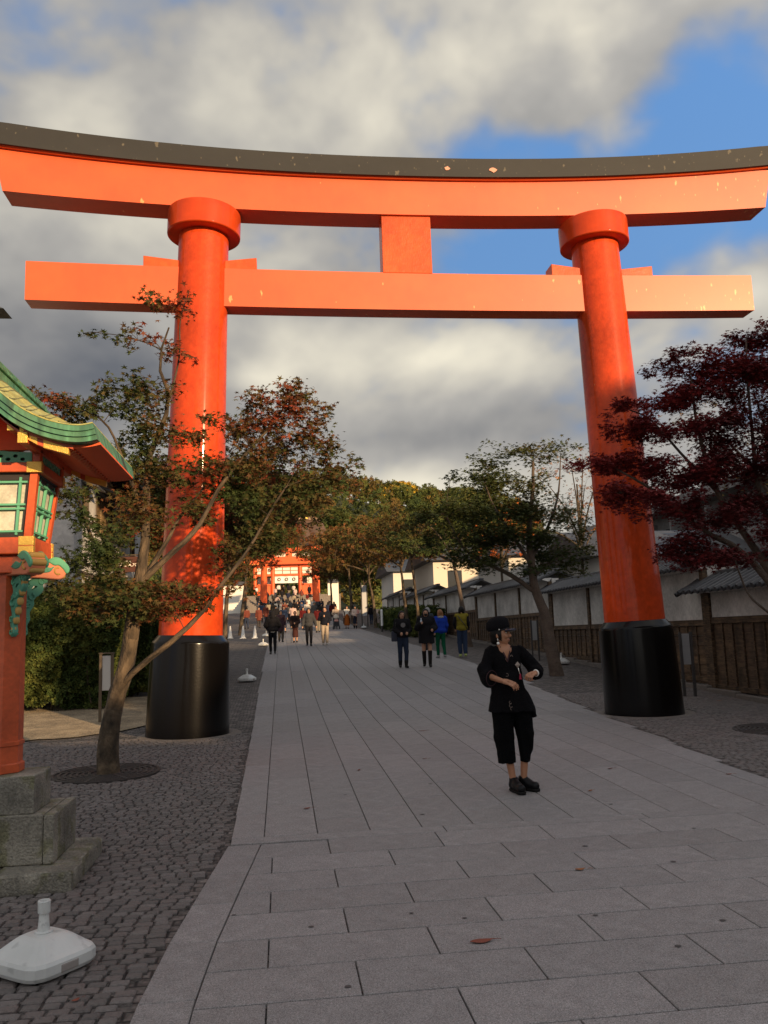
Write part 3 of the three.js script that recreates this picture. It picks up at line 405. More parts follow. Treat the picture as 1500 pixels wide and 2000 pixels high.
// ---------------------------------------------------------------- roofed plaster wall stepping up along the right side
{
  const timber = mat(0.27, 0.18, 0.105, 0.8, { map: rep(grain, 1.4, 1.4), bumpMap: rep(grain, 1.4, 1.4), bumpScale: 0.002 }), boardM = [[0.22, 0.145, 0.085], [0.18, 0.12, 0.075], [0.26, 0.17, 0.095]].map(([r, g, b]) => mat(r, g, b, 0.85, { map: rep(tex(256, (u, v) => { const f = fbm(u * 5, v * 40, r * 99, 4), c = fbm(u * 3, v * 3, 8, 4, 3); const k = 0.62 + (f - 0.5) * 0.5 + (c - 0.5) * 0.7; return [k, k * 0.97, k * 0.94]; }), 1.1) }));
  const plaster = mat(0.80, 0.77, 0.72, 0.95, { map: rep(blotch, 0.5), bumpMap: rep(rough, 2), bumpScale: 0.002 }), tile = [[0.065, 0.065, 0.07], [0.085, 0.085, 0.09], [0.055, 0.055, 0.06]].map(([r, g, b]) => mat(r, g, b, 0.45, { map: rep(blotch, 3) }));
  const curbM = mat(0.30, 0.28, 0.255, 0.85, { map: rep(speckle, 2) });
  const wall = thing('roofed_wall', 'white plaster wall with grey tile roof and brown boarded foot stepping up beside the path', 'wall', [9, 0, 0]);
  const secs = [[-8, -17.1, 1.58, 2.24, 2.70, [-9.7, -13.4]], [-17.1, -27.55, 1.54, 2.75, 3.2, [-20.6, -24.05]], [-27.55, -38.5, 2.03, 3.16, 3.60, [-31.3, -34.95]], [-38.5, -49.4, 2.45, 3.56, 4.02, [-42, -45.7]], [-49.4, -60.3, 2.9, 3.98, 4.44, [-53, -56.7]], [-60.3, -71.2, 3.4, 4.45, 4.9, [-64, -67.6]]];
  const rr = rng(12);
  secs.forEach(([zn, zf, beam, top, ridge, mids], si) => {
    const S = new THREE.Group(); S.name = 'wall_section'; wall.add(S);
    const ends = [zn, ...mids, zf], yb = Math.min(gy(zn), gy(zf)) - 0.1;
    obj('wall_core', plain(0.05, 0.30, yb, top + 0.1, zf, zn), plaster, S);
    for (let i = 0; i < ends.length; i++) { const z = ends[i] + (i === 0 ? -0.08 : i === ends.length - 1 ? 0.08 : 0); obj('post', bx(-0.055, 0.07, gy(z) - 0.05, top, z - 0.08, z + 0.08), timber, S); }
    for (let i = 0; i + 1 < ends.length; i++) {
      const z1 = ends[i] - (i ? 0.083 : 0.163), z0 = ends[i + 1] + (i + 2 < ends.length ? 0.083 : 0.163);
      obj('sill_beam', bx(-0.035, 0.08, beam, beam + 0.13, z0, z1), timber, S);
      obj('plaster_panel', plain(0.0, 0.049, beam + 0.133, top, z0, z1), plaster, S);
      obj('ground_beam', bx(-0.02, 0.07, gy(z0) - 0.05, gy(z0) + 0.06, z0, z1), timber, S);
      const n = Math.round((z1 - z0) / 0.385), w = (z1 - z0) / n, fine = si < 3;
      if (si === 0) for (let k = 0; k < n; k++) obj('board', bx(0.012 + rr() * 0.01, 0.05, gy(z0 + k * w) + 0.05, beam - 0.003, z0 + k * w + 0.003, z0 + (k + 1) * w - 0.003, 0.004), boardM[Math.floor(rr() * 3)], S);
      else { const y0 = gy(z0) + 0.06, rows = fine ? Math.max(4, Math.round((beam - gy(z1)) / 0.2)) : 4; for (let k = 0; k < rows; k++) { const ya = mix(gy(z1) + 0.04, beam - 0.003, k / rows), yc = mix(gy(z1) + 0.04, beam - 0.003, (k + 1) / rows) - 0.004; const g = polyGeo([[0.0, ya, z0], [0.0, ya, z1], [0.02, yc, z1], [0.02, yc, z0], [0.05, ya, z0], [0.05, ya, z1], [0.05, yc, z1], [0.05, yc, z0]], [[0, 1, 2, 3], [4, 7, 6, 5], [0, 4, 5, 1], [3, 2, 6, 7], [1, 5, 6, 2], [0, 3, 7, 4]]); obj('board', metreUV(g), boardM[Math.floor(rr() * 3)], S); void y0; } }
      for (let k = 1; k < n; k++) obj('batten', bx(-0.02, 0.012, gy(z0 + k * w) + 0.02, beam - 0.004, z0 + k * w - 0.017, z0 + k * w + 0.017, 0.004), timber, S);
    }
    // roof: plaster cove, slab, tile rows, ridge
    const eave = top + 0.03, ex = -0.46, rx = 0.30, za = zf - 0.35, zb = zn - 0.02;
    obj('eave_cove', metreUV(polyGeo([[-0.02, top - 0.02, zf - 0.12], [-0.26, top + 0.05, zf - 0.12], [-0.26, top + 0.10, zf - 0.12], [0.06, top + 0.12, zf - 0.12], [-0.02, top - 0.02, zb], [-0.26, top + 0.05, zb], [-0.26, top + 0.10, zb], [0.06, top + 0.12, zb]], [[0, 1, 5, 4], [1, 2, 6, 5], [2, 3, 7, 6], [0, 3, 2, 1], [4, 5, 6, 7]])), plaster, S);
    const roof = obj('roof_deck', metreUV(polyGeo([[ex, eave, za], [rx, ridge - 0.06, za], [0.9, eave + 0.1, za], [0.9, eave + 0.05, za], [rx, ridge - 0.12, za], [ex, eave - 0.05, za], [ex, eave, zb], [rx, ridge - 0.06, zb], [0.9, eave + 0.1, zb], [0.9, eave + 0.05, zb], [rx, ridge - 0.12, zb], [ex, eave - 0.05, zb]], [[0, 6, 7, 1], [1, 7, 8, 2], [5, 4, 10, 11], [4, 3, 9, 10], [0, 5, 11, 6], [0, 1, 4, 5], [1, 2, 3, 4], [6, 11, 10, 7], [7, 10, 9, 8]])), tile[0], S);
    void roof; const n = Math.round((zb - za) / 0.26), sl = Math.atan2(ridge - 0.06 - eave, rx - ex), len = Math.hypot(ridge - 0.06 - eave, rx - ex);
    const row = new THREE.CylinderGeometry(0.052, 0.056, len + 0.05, 8, 1, false, 0, Math.PI * 2); row.rotateZ(-Math.PI / 2); row.rotateZ(sl); row.translate((ex + rx) / 2 - 0.02, (eave + ridge - 0.06) / 2 - 0.01, 0);
    for (let k = 0; k < n; k++) { const m = obj('tile_row', row, tile[Math.floor(rr() * 3)], S); m.position.z = za + 0.1 + k * (zb - za - 0.2) / (n - 1); }
    obj('ridge_tile', bx(rx - 0.11, rx + 0.11, ridge - 0.10, ridge, za - 0.04, zb, 0.03), tile[1], S);
    // upturned verge at the far end
    obj('verge_tile', limb([[ex - 0.06, eave - 0.06, za], [ex + 0.12, eave + 0.03, za], [(ex + rx) / 2, (eave + ridge) / 2 - 0.04, za], [rx, ridge - 0.02, za]], 0.05, 0.07, 8, 7), tile[2], S);
  });
  // kerb along its foot
  const kerb = structure('kerb'); const line = [[-9, 8.2], [-14.1, 8.4], [-17, 8.56], [-22.7, 8.7], [-26, 8.78], [-38, 8.75], [-72, 8.75]];
  for (let z = -9.2; z > -70; z -= 1.2) { const x0 = lineAt(line, z), x1 = lineAt(line, z - 1.2); const g = slabGeo(-0.06, 0.06, -0.1, 0.09, -0.595, 0.595, 0.012, [z, 0]); const m = obj('kerb_stone', g, curbM, kerb); m.position.set((x0 + x1) / 2, gy(z - 0.6), z - 0.6); m.rotation.y = Math.atan2(x1 - x0, -1.2) + Math.PI; m.rotation.x = 0; }
}
// ---------------------------------------------------------------- street furniture
{
  const dark = mat(0.035, 0.03, 0.028, 0.6), pale = mat(0.62, 0.60, 0.55, 0.6), brown = mat(0.12, 0.085, 0.05, 0.7);
  const stand = (x, z, h, turn, label, panel, top, pm, pa) => { const t = thing('sign_stand', label, 'sign', [x, gy(z), z], turn, undefined); for (const s of [-1, 1]) obj('post', bx(s * 0.10 - 0.025, s * 0.10 + 0.025, -0.03, h, -0.03, 0.03, 0.004), pm, t); obj('panel', bx(-0.072, 0.072, panel, h - 0.03, -0.012, 0.012, 0.003), pa, t); if (top) obj('cap', bx(-0.135, 0.135, h, h + 0.025, -0.045, 0.045, 0.004), pm, t); return t; };
  stand(-3.1, -15.8, 1.19, 0.1, 'narrow post sign with a white panel beside the left hedge', 0.55, true, brown, pale);
  stand(7.89, -26, 1.25, -0.2, 'narrow grey post sign near the leaning tree, against the boarded wall', 0.62, false, dark, mat(0.25, 0.25, 0.25, 0.6));
  stand(7.78, -15.75, 1.22, -0.2, 'narrow grey post sign beside the right torii pillar', 0.60, false, dark, mat(0.25, 0.25, 0.25, 0.6));
  // weighted plastic feet for banner poles
  const white = phys(0.72, 0.73, 0.74, 0.42, { map: rep(tex(256, (u, v) => { const a = fbm(u * 5, v * 5, 2, 5, 5), b = smooth(0.62, 0.75, fbm(u * 9, v * 9, 7, 5, 9)); const g = 0.93 + (a - 0.5) * 0.12 - b * 0.09; return [g, g, g * 0.98]; }), 1.6) });
  const footBody = (() => { const lv = [[0.20, 0, 0.05], [0.232, 0.012, 0.055], [0.243, 0.035, 0.06], [0.243, 0.085, 0.06], [0.232, 0.105, 0.06], [0.205, 0.122, 0.06], [0.14, 0.172, 0.05], [0.115, 0.188, 0.05], [0.09, 0.198, 0.045], [0.05, 0.20, 0.03]], pos = [], N = 32; const ring = ([w, y, c]) => Array.from({ length: N }, (_, i) => { const a = i / N * 2 * Math.PI + Math.PI / 4, k = 1 / Math.pow(Math.pow(Math.abs(Math.cos(a + Math.PI / 4)), 5) + Math.pow(Math.abs(Math.sin(a + Math.PI / 4)), 5), 1 / 5); void c; return [Math.cos(a) * w * k, y, Math.sin(a) * w * k]; }); const rs = lv.map(ring); for (let i = 0; i + 1 < rs.length; i++) for (let j = 0; j < N; j++) { const a = rs[i][j], b = rs[i][(j + 1) % N], c = rs[i + 1][(j + 1) % N], d = rs[i + 1][j]; pos.push(...a, ...c, ...b, ...a, ...d, ...c); } const t = rs[rs.length - 1]; for (let j = 1; j + 1 < N; j++) pos.push(...t[0], ...t[j + 1], ...t[j]); const g = new THREE.BufferGeometry(); g.setAttribute('position', new THREE.Float32BufferAttribute(pos, 3)); let m = metreUV(g); m = mergeVertices(m, 1e-4); return m; })();
  const foot = thing('banner_foot', 'large white plastic banner foot with a short socket on the setts beside the lantern plinth', 'banner foot', [-1.21, 0.004, -4.69], 0.12); foot.scale.setScalar(0.84);
  const fb = obj('weight', metreUV(footBody.toNonIndexed()), white, foot); void fb;
  obj('grip_slot', bx(-0.06, 0.06, 0.03, 0.075, 0.236, 0.248, 0.006), mat(0.30, 0.27, 0.25, 0.8), foot).rotation.y = Math.PI / 4;
  obj('filler_rim', lathe([[0.038, 0.197], [0.05, 0.197], [0.052, 0.206], [0.046, 0.212], [0.036, 0.212]], 20), white, foot);
  const sock = obj('socket', lathe([[0.036, 0.20], [0.034, 0.23], [0.027, 0.31], [0.026, 0.315]], 20), white, foot);
  obj('clamp_collar', lathe([[0.026, 0.31], [0.036, 0.312], [0.037, 0.375], [0.035, 0.382], [0.024, 0.382], [0.022, 0.35]], 24), white, sock);
  const spots = [[-0.9, -22.7, 0.3, 'white plastic banner foot at the path edge past the left torii pillar'], [8.1, -24.2, 0.8, 'white plastic banner foot behind the leaning tree by the wall'], [-0.85, -41, 0.2, 'white plastic banner foot behind the walker in the black hooded jacket'], [5.95, -61.5, 0.6, 'white plastic banner foot on the setts beyond the woman carrying a child'], [-0.9, -52.4, 0.1, 'white plastic banner foot beside the white cones'], [-0.8, -70, 0.5, 'small white plastic banner foot far up the left path edge']];
  for (const [x, z, a, l] of spots) dup(foot, [x, gy(z) + 0.004, z], a, l);
  const coneM = mat(0.75, 0.74, 0.71, 0.5);
  for (const [x, z, l] of [[-2.97, -51, 'white traffic cone nearest the hedge'], [-2.2, -50.4, 'white traffic cone between two others'], [-1.5, -50, 'white traffic cone nearest the path']]) { const c = thing('traffic_cone', l, 'cone', [x, gy(z), z], 0, 'white cones on the left'); obj('cone', lathe([[0.145, 0.03], [0.13, 0.05], [0.035, 0.72], [0.028, 0.73], [0, 0.73]], 20), coneM, c); obj('foot', bx(-0.18, 0.18, 0, 0.035, -0.18, 0.18, 0.01), coneM, c); }
  // lamp post cut by the left edge of the picture
  const lp = thing('lamp_post', 'dark square lamp post with a flat roof standing behind the shrine lantern', 'lamp post', [-2.98, gy(-9), -9]);
  obj('post', bx(-0.04, 0.04, -0.03, 5.05, -0.04, 0.04, 0.006), dark, lp); obj('cap', metreUV(polyGeo([[-0.15, 5.05, -0.15], [0.15, 5.05, -0.15], [0.15, 5.05, 0.15], [-0.15, 5.05, 0.15], [0, 5.16, 0]], [[0, 1, 2, 3], [0, 4, 1], [1, 4, 2], [2, 4, 3], [3, 4, 0]])), mat(0.06, 0.07, 0.065, 0.5), lp); obj('arm', bx(-0.012, 0.012, 3.4, 3.424, 0.04, 0.16, 0.003), dark, lp);
  // cast iron tree grates: rings and spokes
  const iron = mat(0.045, 0.036, 0.032, 0.6, { bumpMap: rep(rough, 8), bumpScale: 0.003 });
  const grate = (x, z, r, label) => { const t = thing('tree_grate', label, 'tree grate', [x, gy(z) + 0.002, z]); t.rotation.x = 0.022; obj('bed', lathe([[0.0, -0.006], [r, -0.006], [r, -0.03]], 48), mat(0.05, 0.04, 0.035, 0.95), t); for (let k = 0; k < 7; k++) { const q = r * (0.32 + k * 0.113); obj('ring', lathe([[q - 0.016, 0.0], [q - 0.013, 0.006], [q + 0.013, 0.006], [q + 0.016, 0.0], [q + 0.016, -0.02]], 48), iron, t); } for (let k = 0; k < 8; k++) { const a = k * Math.PI / 4 + 0.2, c = Math.cos(a), s = Math.sin(a); obj('spoke', bar([c * r * 0.3, -0.002, s * r * 0.3], [c * r, -0.002, s * r], 0.03, 0.02), iron, t); } };
  grate(-2.07, -10.62, 0.60, 'round cast iron grate round the foot of the left maple'); grate(6.85, -11.3, 0.60, 'round cast iron grate near the right torii pillar, under the red maple');
  // notice board and white lamp far up the right side
  const nb = thing('notice_board', 'tall narrow grey notice board among the trees on the right', 'notice board', [6.3, gy(-64), -64], -0.1); obj('board', bx(-0.17, 0.17, 0.8, 3.1, -0.05, 0.05), mat(0.5, 0.5, 0.5, 0.6), nb); for (const s of [-1, 1]) obj('post', bx(s * 0.215 - 0.04, s * 0.215 + 0.04, -0.05, 3.3, -0.06, 0.06), dark, nb);
  const wp = thing('white_post', 'slim white marker post in front of the low hedge on the right', 'post', [6.4, gy(-54), -54]); obj('shaft', lathe([[0.07, -0.05], [0.07, 1.35], [0.05, 1.4], [0, 1.41]], 16), coneM, wp); obj('sleeve', lathe([[0.075, -0.05], [0.075, 0.35], [0.07, 0.36]], 16), dark, wp);
}
// ---------------------------------------------------------------- house on the left with a sign, flats and houses on the right
{
  const wallM = mat(0.68, 0.65, 0.60, 0.9, { map: rep(blotch, 0.4), bumpMap: rep(rough, 1), bumpScale: 0.003 }), frame = mat(0.09, 0.065, 0.045, 0.7), wood = mat(0.55, 0.38, 0.18, 0.6, { map: rep(grain, 2) }), glass = phys(0.05, 0.055, 0.06, 0.08, { clearcoat: 1 }), roofM = mat(0.08, 0.08, 0.085, 0.5, { map: rep(blotch, 1) });
  const h = thing('white_house', 'white plastered two-storey house with wooden shutters behind the left hedge', 'house', [-4.5, 0, -21]);
  // street front with real openings: horizontal bands and piers round the windows (x = 0 plane, z from -7 to 6)
  const wins = [[-2.6, -0.35, 4.25, 5.3], [0.5, 1.1, 4.45, 5.15], [-5.9, -5.2, 3.9, 5.3], [-2.2, -0.9, 1.2, 2.7]];
  const up = wins.filter((w) => w[2] > 3).sort((a, b) => a[0] - b[0]), dn = wins.filter((w) => w[2] < 3).sort((a, b) => a[0] - b[0]);
  const band = (ws, y0, y1) => { const out = []; let z = -7; for (const [a, b, c, d] of ws) { out.push(plain(-0.25, 0, y0, y1, z, a)); out.push(plain(-0.25, 0, y0, c, a, b), plain(-0.25, 0, d, y1, a, b)); z = b; } out.push(plain(-0.25, 0, y0, y1, z, 1.6)); return out; };
  obj('upper_wall', band(up, 3.2, 6.0), wallM, h); obj('lower_wall', band(dn, 0, 3.197), wallM, h);
  obj('end_wall', [plain(-6, -0.002, 0, 6.0, 1.603, 1.8), plain(-6, -0.002, 0, 6.0, -7.2, -7.003), plain(-6.2, -6.003, 0, 6, -7.2, 1.8)], wallM, h);
  for (const [a, b, c, d] of wins) { const w = new THREE.Group(); w.name = 'window'; h.add(w); obj('frame', [bx(-0.2, 0.03, c, c + 0.06, a, b), bx(-0.2, 0.03, d - 0.06, d, a, b), bx(-0.2, 0.03, c + 0.06, d - 0.06, a, a + 0.06), bx(-0.2, 0.03, c + 0.06, d - 0.06, b - 0.06, b)], frame, w); const n = Math.max(1, Math.round((b - a) / 0.7)); for (let k = 0; k < n; k++) { const z0 = mix(a + 0.06, b - 0.06, k / n), z1 = mix(a + 0.06, b - 0.06, (k + 1) / n); if (c > 3) obj('shutter', bx(-0.10, -0.05 + (k % 2) * 0.03, c + 0.062, d - 0.062, z0 + 0.01, z1 - 0.01), wood, w); else obj('pane', plain(-0.12, -0.11, c + 0.062, d - 0.062, z0 + 0.01, z1 - 0.01), glass, w); } obj('awning', metreUV(polyGeo([[0, d + 0.22, a - 0.1], [0.38, d + 0.05, a - 0.1], [0.38, d + 0.01, a - 0.1], [0, d + 0.12, a - 0.1], [0, d + 0.22, b + 0.1], [0.38, d + 0.05, b + 0.1], [0.38, d + 0.01, b + 0.1], [0, d + 0.12, b + 0.1]], [[0, 4, 5, 1], [1, 5, 6, 2], [3, 2, 6, 7], [0, 1, 2, 3], [4, 7, 6, 5]])), roofM, w); }
  obj('string_course', bx(0.002, 0.04, 3.15, 3.25, -7, 1.6), frame, h); obj('gutter', limb([[0.62, 5.93, -7.3], [0.62, 5.9, -3], [0.62, 5.93, 1.9]], 0.05, 0.05, 6, 8), frame, h); obj('downpipe', limb([[0.07, 0, -6.6], [0.07, 5.6, -6.6], [0.5, 5.88, -6.6]], 0.04, 0.04, 8, 8), frame, h);
  obj('roof', metreUV(polyGeo([[0.6, 5.93, -7.4], [-3, 6.6, -7.4], [-6.6, 5.93, -7.4], [0.6, 5.93, 2.0], [-3, 6.6, 2.0], [-6.6, 5.93, 2.0], [0.6, 6.05, -7.4], [-3, 6.75, -7.4], [-6.6, 6.05, -7.4], [0.6, 6.05, 2.0], [-3, 6.75, 2.0], [-6.6, 6.05, 2.0]], [[0, 3, 4, 1], [1, 4, 5, 2], [6, 7, 10, 9], [7, 8, 11, 10], [0, 6, 9, 3], [2, 5, 11, 8], [0, 1, 7, 6], [1, 2, 8, 7], [3, 9, 10, 4], [4, 10, 11, 5]])), roofM, h);
  // hanging sign board, lettering painted stroke by stroke
  const cv = document.createElement('canvas'); cv.width = 512; cv.height = 320; const c = cv.getContext('2d'); c.fillStyle = '#4a2216'; c.fillRect(0, 0, 512, 320); c.strokeStyle = '#efe9dd'; c.lineWidth = 17; c.lineCap = 'round'; c.lineJoin = 'round';
  const st = (pts) => { c.beginPath(); c.moveTo(...pts[0]); for (let i = 1; i < pts.length; i++) { const [x, y] = pts[i], [a, b] = pts[i - 1]; if (i < pts.length - 1) c.quadraticCurveTo(x, y, (x + pts[i + 1][0]) / 2, (y + pts[i + 1][1]) / 2); else c.quadraticCurveTo(a, b, x, y); } c.stroke(); };
  const seg = (a, b) => { c.beginPath(); c.moveTo(...a); c.lineTo(...b); c.stroke(); };
  st([[96, 100], [92, 150], [66, 198], [44, 180], [46, 130], [84, 92], [132, 104], [144, 150], [120, 198], [96, 206]]);                       // no
  seg([186, 92], [238, 92]); st([[238, 92], [210, 118], [174, 134]]); seg([166, 136], [262, 128]); st([[222, 132], [192, 158], [200, 196], [242, 204]]); seg([246, 92], [258, 106]); seg([264, 82], [276, 96]);   // zo
  seg([316, 86], [340, 98]); seg([300, 126], [352, 122]); st([[352, 122], [330, 160], [296, 204]]); st([[322, 168], [338, 162], [340, 200], [374, 202]]);   // e
  c.lineWidth = 11; seg([396, 150], [424, 146]); st([[424, 146], [410, 180], [392, 206]]); st([[438, 160], [452, 204], [470, 196]]); seg([446, 150], [476, 150]);
  const sg = thing('shop_sign', 'dark brown hanging sign board with white Japanese lettering on the white house', 'sign', [-4.13, 3.7, -23.6]);
  const ct = new THREE.CanvasTexture(cv); ct.colorSpace = THREE.SRGBColorSpace; obj('board', bx(-0.31, 0.31, -0.21, 0.21, -0.03, 0.03, 0.004), mat(0.07, 0.022, 0.012, 0.6), sg); const face = obj('lettering', new THREE.PlaneGeometry(0.60, 0.375), new THREE.MeshStandardMaterial({ map: ct, roughness: 0.6 }), sg); face.position.z = 0.034; obj('bracket', [bx(-0.37, 0.31, 0.24, 0.27, -0.012, 0.012, 0.003), bx(-0.25, -0.23, 0.2, 0.25, -0.01, 0.01, 0.003), bx(0.21, 0.23, 0.2, 0.25, -0.01, 0.01, 0.003)], frame, sg);
  // block of flats behind the wall
  const conc = mat(0.36, 0.34, 0.325, 0.9, { map: rep(blotch, 0.2) }), f = thing('apartment_block', 'grey block of flats with long balconies behind the wall on the right', 'building', [20, 0, -46]);
  obj('wall', plain(1.2, 14, 0, 7.5, -18, 20), conc, f);
  for (let k = 0; k < 2; k++) { const y = 1.9 + k * 2.75; const b = obj('balcony', [plain(0, 1.199, y - 0.15, y, -18, 20), plain(0, 0.12, y + 0.001, y + 1.05, -18, 20)], conc, f); for (let j = 0; j < 10; j++) { const z = -17 + j * 3.8; const w = obj('window', plain(1.12, 1.198, y + 0.1, y + 2.1, z, z + 2.4), glass, f); obj('mullion', plain(1.08, 1.118, y + 0.1, y + 2.1, z + 1.15, z + 1.25), frame, w); } for (let j = 0; j < 11; j++) obj('partition', plain(0.15, 1.197, y + 0.005, y + 2.5, -18 + j * 3.75, -17.9 + j * 3.75), conc, b); }
  obj('parapet', plain(-0.1, 14.1, 7.503, 8.0, -18.1, 20.1), conc, f);
  // houses behind the wall
  const house = (x, z, w, d, hh, rh, label, lit) => { const t = thing('townhouse', label, 'house', [x, gy(z), z], 0, 'houses behind the wall'); obj('wall', plain(-w / 2, w / 2, -0.3, hh, -d / 2, d / 2), lit, t); obj('roof', metreUV(polyGeo([[-w / 2 - 0.6, hh, d / 2 + 0.5], [w / 2 + 0.6, hh, d / 2 + 0.5], [w / 2 + 0.6, hh, -d / 2 - 0.5], [-w / 2 - 0.6, hh, -d / 2 - 0.5], [-w / 2 - 0.6, hh + rh, 0], [w / 2 + 0.6, hh + rh, 0]], [[0, 1, 5, 4], [2, 3, 4, 5], [0, 4, 3], [1, 2, 5], [0, 3, 2, 1]])), roofM, t); for (const s of [-1, 0, 1]) { const q = obj('window', plain(s * w / 3.2 - 0.5, s * w / 3.2 + 0.5, hh - 1.9, hh - 0.7, d / 2 - 0.05, d / 2 + 0.02), glass, t); obj('window_frame', bx(s * w / 3.2 - 0.56, s * w / 3.2 + 0.56, hh - 1.97, hh - 1.9, d / 2, d / 2 + 0.05), frame, q); } return t; };
  house(13.6, -80, 7, 9, 4.0, 1.5, 'white house with a dark roof, farthest behind the wall', mat(0.72, 0.68, 0.6, 0.85)); house(14.5, -62, 8, 9, 4.4, 1.7, 'cream house with a dark roof behind the middle of the wall', mat(0.68, 0.6, 0.48, 0.85)); house(15.5, -47, 7, 7, 4.0, 1.5, 'pale house with a dark roof behind the leaning tree', mat(0.62, 0.58, 0.52, 0.85)); house(15.2, -34, 6, 6, 3.3, 1.3, 'low pale outbuilding behind the wall by the red maple', mat(0.6, 0.57, 0.52, 0.85));
}
// ---------------------------------------------------------------- houses behind the viewer whose shade lies over the plaza
{
  const wallM = mat(0.55, 0.5, 0.43, 0.9, { map: rep(blotch, 0.3) }), roofM = mat(0.09, 0.09, 0.095, 0.6), T = Math.tan(SUN_RISE);
  const dx = Math.sin(SUN_TURN), dz = Math.cos(SUN_TURN), at = (u, a) => [dz * u + dx * a, 0, -dx * u + dz * a];   // u to the right across the sun, a towards it
  const shop = (u0, u1, a, eaveL, eaveR, ridgeU, ridgeY, label) => { const uc = (u0 + u1) / 2, t = thing('street_house', label, 'house', at(uc, a), SUN_TURN, 'houses across the street'); const w = (u1 - u0) / 2, D = 8; obj('wall', metreUV(polyGeo([[-w, -0.1, 0], [w, -0.1, 0], [w, eaveR - 0.15, 0], [ridgeU - uc, ridgeY - 0.15, 0], [-w, eaveL - 0.15, 0], [-w, -0.1, D], [w, -0.1, D], [w, eaveR - 0.15, D], [ridgeU - uc, ridgeY - 0.15, D], [-w, eaveL - 0.15, D]], [[4, 3, 2, 1, 0], [5, 6, 7, 8, 9], [1, 2, 7, 6], [0, 5, 9, 4], [2, 3, 8, 7], [3, 4, 9, 8]])), wallM, t); obj('roof', metreUV(polyGeo([[-w - 0.0, eaveL - 0.12, -0.4], [ridgeU - uc, ridgeY - 0.12, -0.4], [w + 0.0, eaveR - 0.12, -0.4], [w, eaveR, -0.4], [ridgeU - uc, ridgeY, -0.4], [-w, eaveL, -0.4], [-w, eaveL - 0.12, D + 0.4], [ridgeU - uc, ridgeY - 0.12, D + 0.4], [w, eaveR - 0.12, D + 0.4], [w, eaveR, D + 0.4], [ridgeU - uc, ridgeY, D + 0.4], [-w, eaveL, D + 0.4]], [[0, 6, 7, 1], [1, 7, 8, 2], [5, 4, 10, 11], [4, 3, 9, 10], [0, 1, 4, 5], [1, 2, 3, 4], [6, 11, 10, 7], [7, 10, 9, 8], [0, 5, 11, 6], [2, 8, 9, 3]])), roofM, t); obj('door', bx(-0.5, 0.5, 0, 2.1, -0.05, 0.0), mat(0.14, 0.08, 0.05, 0.7), t); obj('window', bx(w * 0.4, w * 0.4 + 1.2, 0.9, 2.0, -0.04, 0.0), mat(0.05, 0.06, 0.07, 0.2), t); };
  const A = 18, lift = A * T;
  shop(-9, 5.8, A, 3.4 + lift, 2.55 + lift, -1.5, 4.3 + lift, 'single-storey shop with a low gable across the street');
  shop(5.8, 6.8, A, 3.15 + lift, 4.0 + lift, 6.7, 4.0 + lift, 'narrow lean-to beside the low shop across the street');
  shop(6.8, 15, A, 6.0 + lift, 7.6 + lift, 13.5, 7.9 + lift, 'two-storey house beside the lean-to across the street');
  shop(15, 26, A, 7.9 + lift, 8.3 + lift, 20, 8.6 + lift, 'two-storey house with a wide gable across the street');
  shop(26, 37, A, 8.6 + lift, 8.6 + lift, 31, 9.4 + lift, 'two-storey house third along the street row');
  shop(37, 50, A, 8.6 + lift, 8.0 + lift, 43, 9.3 + lift, 'two-storey house at the end of the street row');
}
// ---------------------------------------------------------------- trees
console.log('trees');
const bark = mat(0.21, 0.16, 0.11, 0.9, { map: rep(tex(256, (u, v) => { const f = fbm(u * 14, v * 5, 6, 5), c = fbm(u * 4, v * 4, 8, 4, 4); const k = 0.66 + (f - 0.5) * 0.7 + (c - 0.5) * 0.5; return [k, k * 0.96, k * 0.9]; }), 1.5, 1.2), bumpMap: rep(rough, 2, 1), bumpScale: 0.012 });
const barkDark = mat(0.16, 0.115, 0.085, 0.9, { map: rep(blotch, 1.5), bumpMap: rep(rough, 2, 1), bumpScale: 0.012 });
const leafMat = phys(1, 1, 1, 0.75, { specularIntensity: 0.35, side: THREE.DoubleSide, transmission: 0.22, thickness: 0 });
const leafFar = phys(1, 1, 1, 0.85, { specularIntensity: 0.35, side: THREE.DoubleSide });
// five-lobed maple leaf, slightly cupped, one unit across
const mapleLeaf = (() => { const v = [[0, 0.02, 0]], f = [], n = 5; for (let i = 0; i < n * 2; i++) { const a = (i / (n * 2) * 1.62 + 0.19) * Math.PI + Math.PI * 0, tip = i % 2 === 0, r = tip ? 0.42 + 0.14 * Math.sin(i / 9 * Math.PI) : 0.17; v.push([Math.cos(a) * r, tip ? -0.09 : 0.0, Math.sin(a) * r]); } for (let i = 1; i < n * 2; i++) f.push([0, i + 1, i]); f.push([0, 1, n * 2]); return polyGeo(v, f); })();
